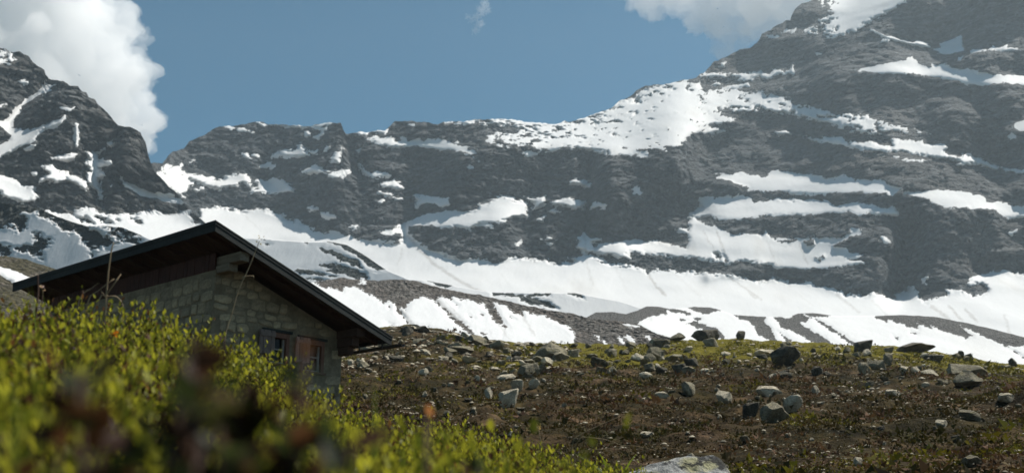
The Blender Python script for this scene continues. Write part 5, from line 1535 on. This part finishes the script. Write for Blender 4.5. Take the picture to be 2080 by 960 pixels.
# ---------------------------------------------------------------- air: haze over the whole valley
hz_m = bpy.data.materials.new('haze_air')
hz_m.use_nodes = True
hn = hz_m.node_tree
hn.nodes.clear()
ho = hn.nodes.new('ShaderNodeOutputMaterial')
hv = hn.nodes.new('ShaderNodeVolumePrincipled')
hv.inputs['Color'].default_value = (0.74, 0.9, 1.0, 1)
hv.inputs['Density'].default_value = HAZE
hv.inputs['Anisotropy'].default_value = 0.35
hn.links.new(hv.outputs[0], ho.inputs['Volume'])
_hi = [(o.matrix_world @ Vector(c)) for o in list(COL.objects) if o.type == 'MESH' and o.name.split('.')[0] in ('mountain', 'mountain_peak') for c in o.bound_box]
YFAR, ZTOP = max(q.y for q in _hi) + 25, max(q.z for q in _hi) + 15
print('HAZEBOX', max(q.y for q in _hi), ZTOP, max(q.x for q in _hi))
haze = MB().box(-2600, 2600, -700, YFAR, -42.5, ZTOP).build('haze', hz_m)
tag(haze, 'thin bluish haze filling the valley air', 'haze', None, 'stuff')
haze.visible_shadow = True

# ---------------------------------------------------------------- clouds: closed billowing bodies of scattering droplets
def cloud(name, blobs, dist, depth, dens, label, seed, vox=0.05, amp=0.5, gpx=None):
    r_ = np.random.default_rng(seed)
    pp = FPX * 1.0
    sph = []
    for bx, by, br in blobs:
        c = at(bx, by, dist)
        R_ = br / pp * c.length
        sph.append((c, R_))
        for k in range(16):
            d = Vector(r_.normal(size=3)).normalized()
            q = c + Vector((d.x, d.y * depth, d.z)) * R_ * r_.uniform(.75, 1.0)
            rr2 = R_ * r_.uniform(.22, .42)
            sph.append((q, rr2))
            for j in range(5):
                e = Vector(r_.normal(size=3)).normalized()
                sph.append((q + e * rr2 * r_.uniform(.8, 1.05), rr2 * r_.uniform(.25, .5)))
    bm = bmesh.new()
    bmesh.ops.create_icosphere(bm, subdivisions=2, radius=1.0)
    U = np.array([v.co[:] for v in bm.verts]); UF = np.array([[v.index for v in f.verts] for f in bm.faces])
    bm.free()
    V = np.concatenate([U * s + np.array(c[:])[None] for c, s in sph])
    F = np.concatenate([UF + i * len(U) for i in range(len(sph))])
    me = mesh_np(name + '_hull', V, F)
    tmp = bpy.data.objects.new('tmp', me); COL.objects.link(tmp)
    md = tmp.modifiers.new('r', 'REMESH'); md.mode = 'VOXEL'
    unit = max(s for _, s in sph)
    md.voxel_size = unit * vox
    dg = bpy.context.evaluated_depsgraph_get()
    me2 = bpy.data.meshes.new_from_object(tmp.evaluated_get(dg))
    bpy.data.objects.remove(tmp); bpy.data.meshes.remove(me)
    # drop inner cavities: keep the largest connected shell
    ne = len(me2.edges); ed = np.empty(ne * 2, np.int32); me2.edges.foreach_get('vertices', ed); ed = ed.reshape(-1, 2)
    lab_ = np.arange(len(me2.vertices))
    while True:
        m0 = np.minimum(lab_[ed[:, 0]], lab_[ed[:, 1]])
        l2 = lab_.copy()
        np.minimum.at(l2, ed[:, 0], m0); np.minimum.at(l2, ed[:, 1], m0)
        l2 = l2[l2]
        if (l2 == lab_).all():
            break
        lab_ = l2
    ids, cnt_ = np.unique(lab_, return_counts=True)
    big_ = lab_ == ids[cnt_.argmax()]
    if not big_.all():
        bm = bmesh.new(); bm.from_mesh(me2); bm.verts.ensure_lookup_table()
        bmesh.ops.delete(bm, geom=[v for v, k in zip(bm.verts, big_) if not k], context='VERTS')
        bm.to_mesh(me2); bm.free()
    co = np.empty(len(me2.vertices) * 3, np.float32); me2.vertices.foreach_get('co', co); co = co.reshape(-1, 3)
    no = np.empty_like(co); me2.vertices.foreach_get('normal', no.ravel())
    no = np.array([v.normal[:] for v in me2.vertices], np.float32)
    w = unit * 0.35
    nn = fbm(co[:, 0] / w, co[:, 1] / w, co[:, 2] / w, o=5, gain=0.62)
    co = co + no * (nn * w * amp)[:, None]
    me2.vertices.foreach_set('co', co.ravel())
    me2.update()
    m = bpy.data.materials.new(name + '_droplets')
    m.use_nodes = True
    nt = m.node_tree; nt.nodes.clear()
    ou = nt.nodes.new('ShaderNodeOutputMaterial')
    sc_ = nt.nodes.new('ShaderNodeVolumeScatter')
    sc_.inputs['Color'].default_value = (1, 1, 1, 1)
    sc_.inputs['Density'].default_value = dens
    sc_.inputs['Anisotropy'].default_value = 0.1
    nt.links.new(sc_.outputs[0], ou.inputs['Volume'])
    me2.materials.clear(); me2.materials.append(m)
    o = link('cloud', me2)
    tag(o, label, 'cloud', 'cumulus clouds behind the mountains')
    return o
cloud('cloud_a', [(-20, 60, 150), (60, 180, 130), (110, 60, 125), (190, 60, 70), (180, 170, 110), (240, 175, 62), (225, 240, 75), (280, 240, 42), (-120, 180, 160), (150, 290, 90), (30, -90, 170), (296, 268, 26)], 4200, 0.6, 0.0075, 'big white cumulus cloud behind the left peak', 3)
cloud('cloud_b', [(1560, -60, 105), (1470, -35, 70), (1390, -25, 58), (1320, -5, 40), (1450, 35, 48), (1475, 85, 30), (1540, 30, 58), (1640, -100, 100), (1500, 60, 34), (1290, -10, 26)], 4200, 0.5, 0.0055, 'broken white cloud touching the right mountain ridge', 9)
cloud('cloud_c', [(985, 10, 9), (978, 22, 10), (990, 20, 7), (968, 34, 8), (958, 40, 6), (974, 48, 9), (966, 62, 7), (978, 70, 6), (950, 34, 5)], 4200, 0.8, 0.0075, 'small cloud wisp alone in the blue sky', 5, 0.06, 1.5)
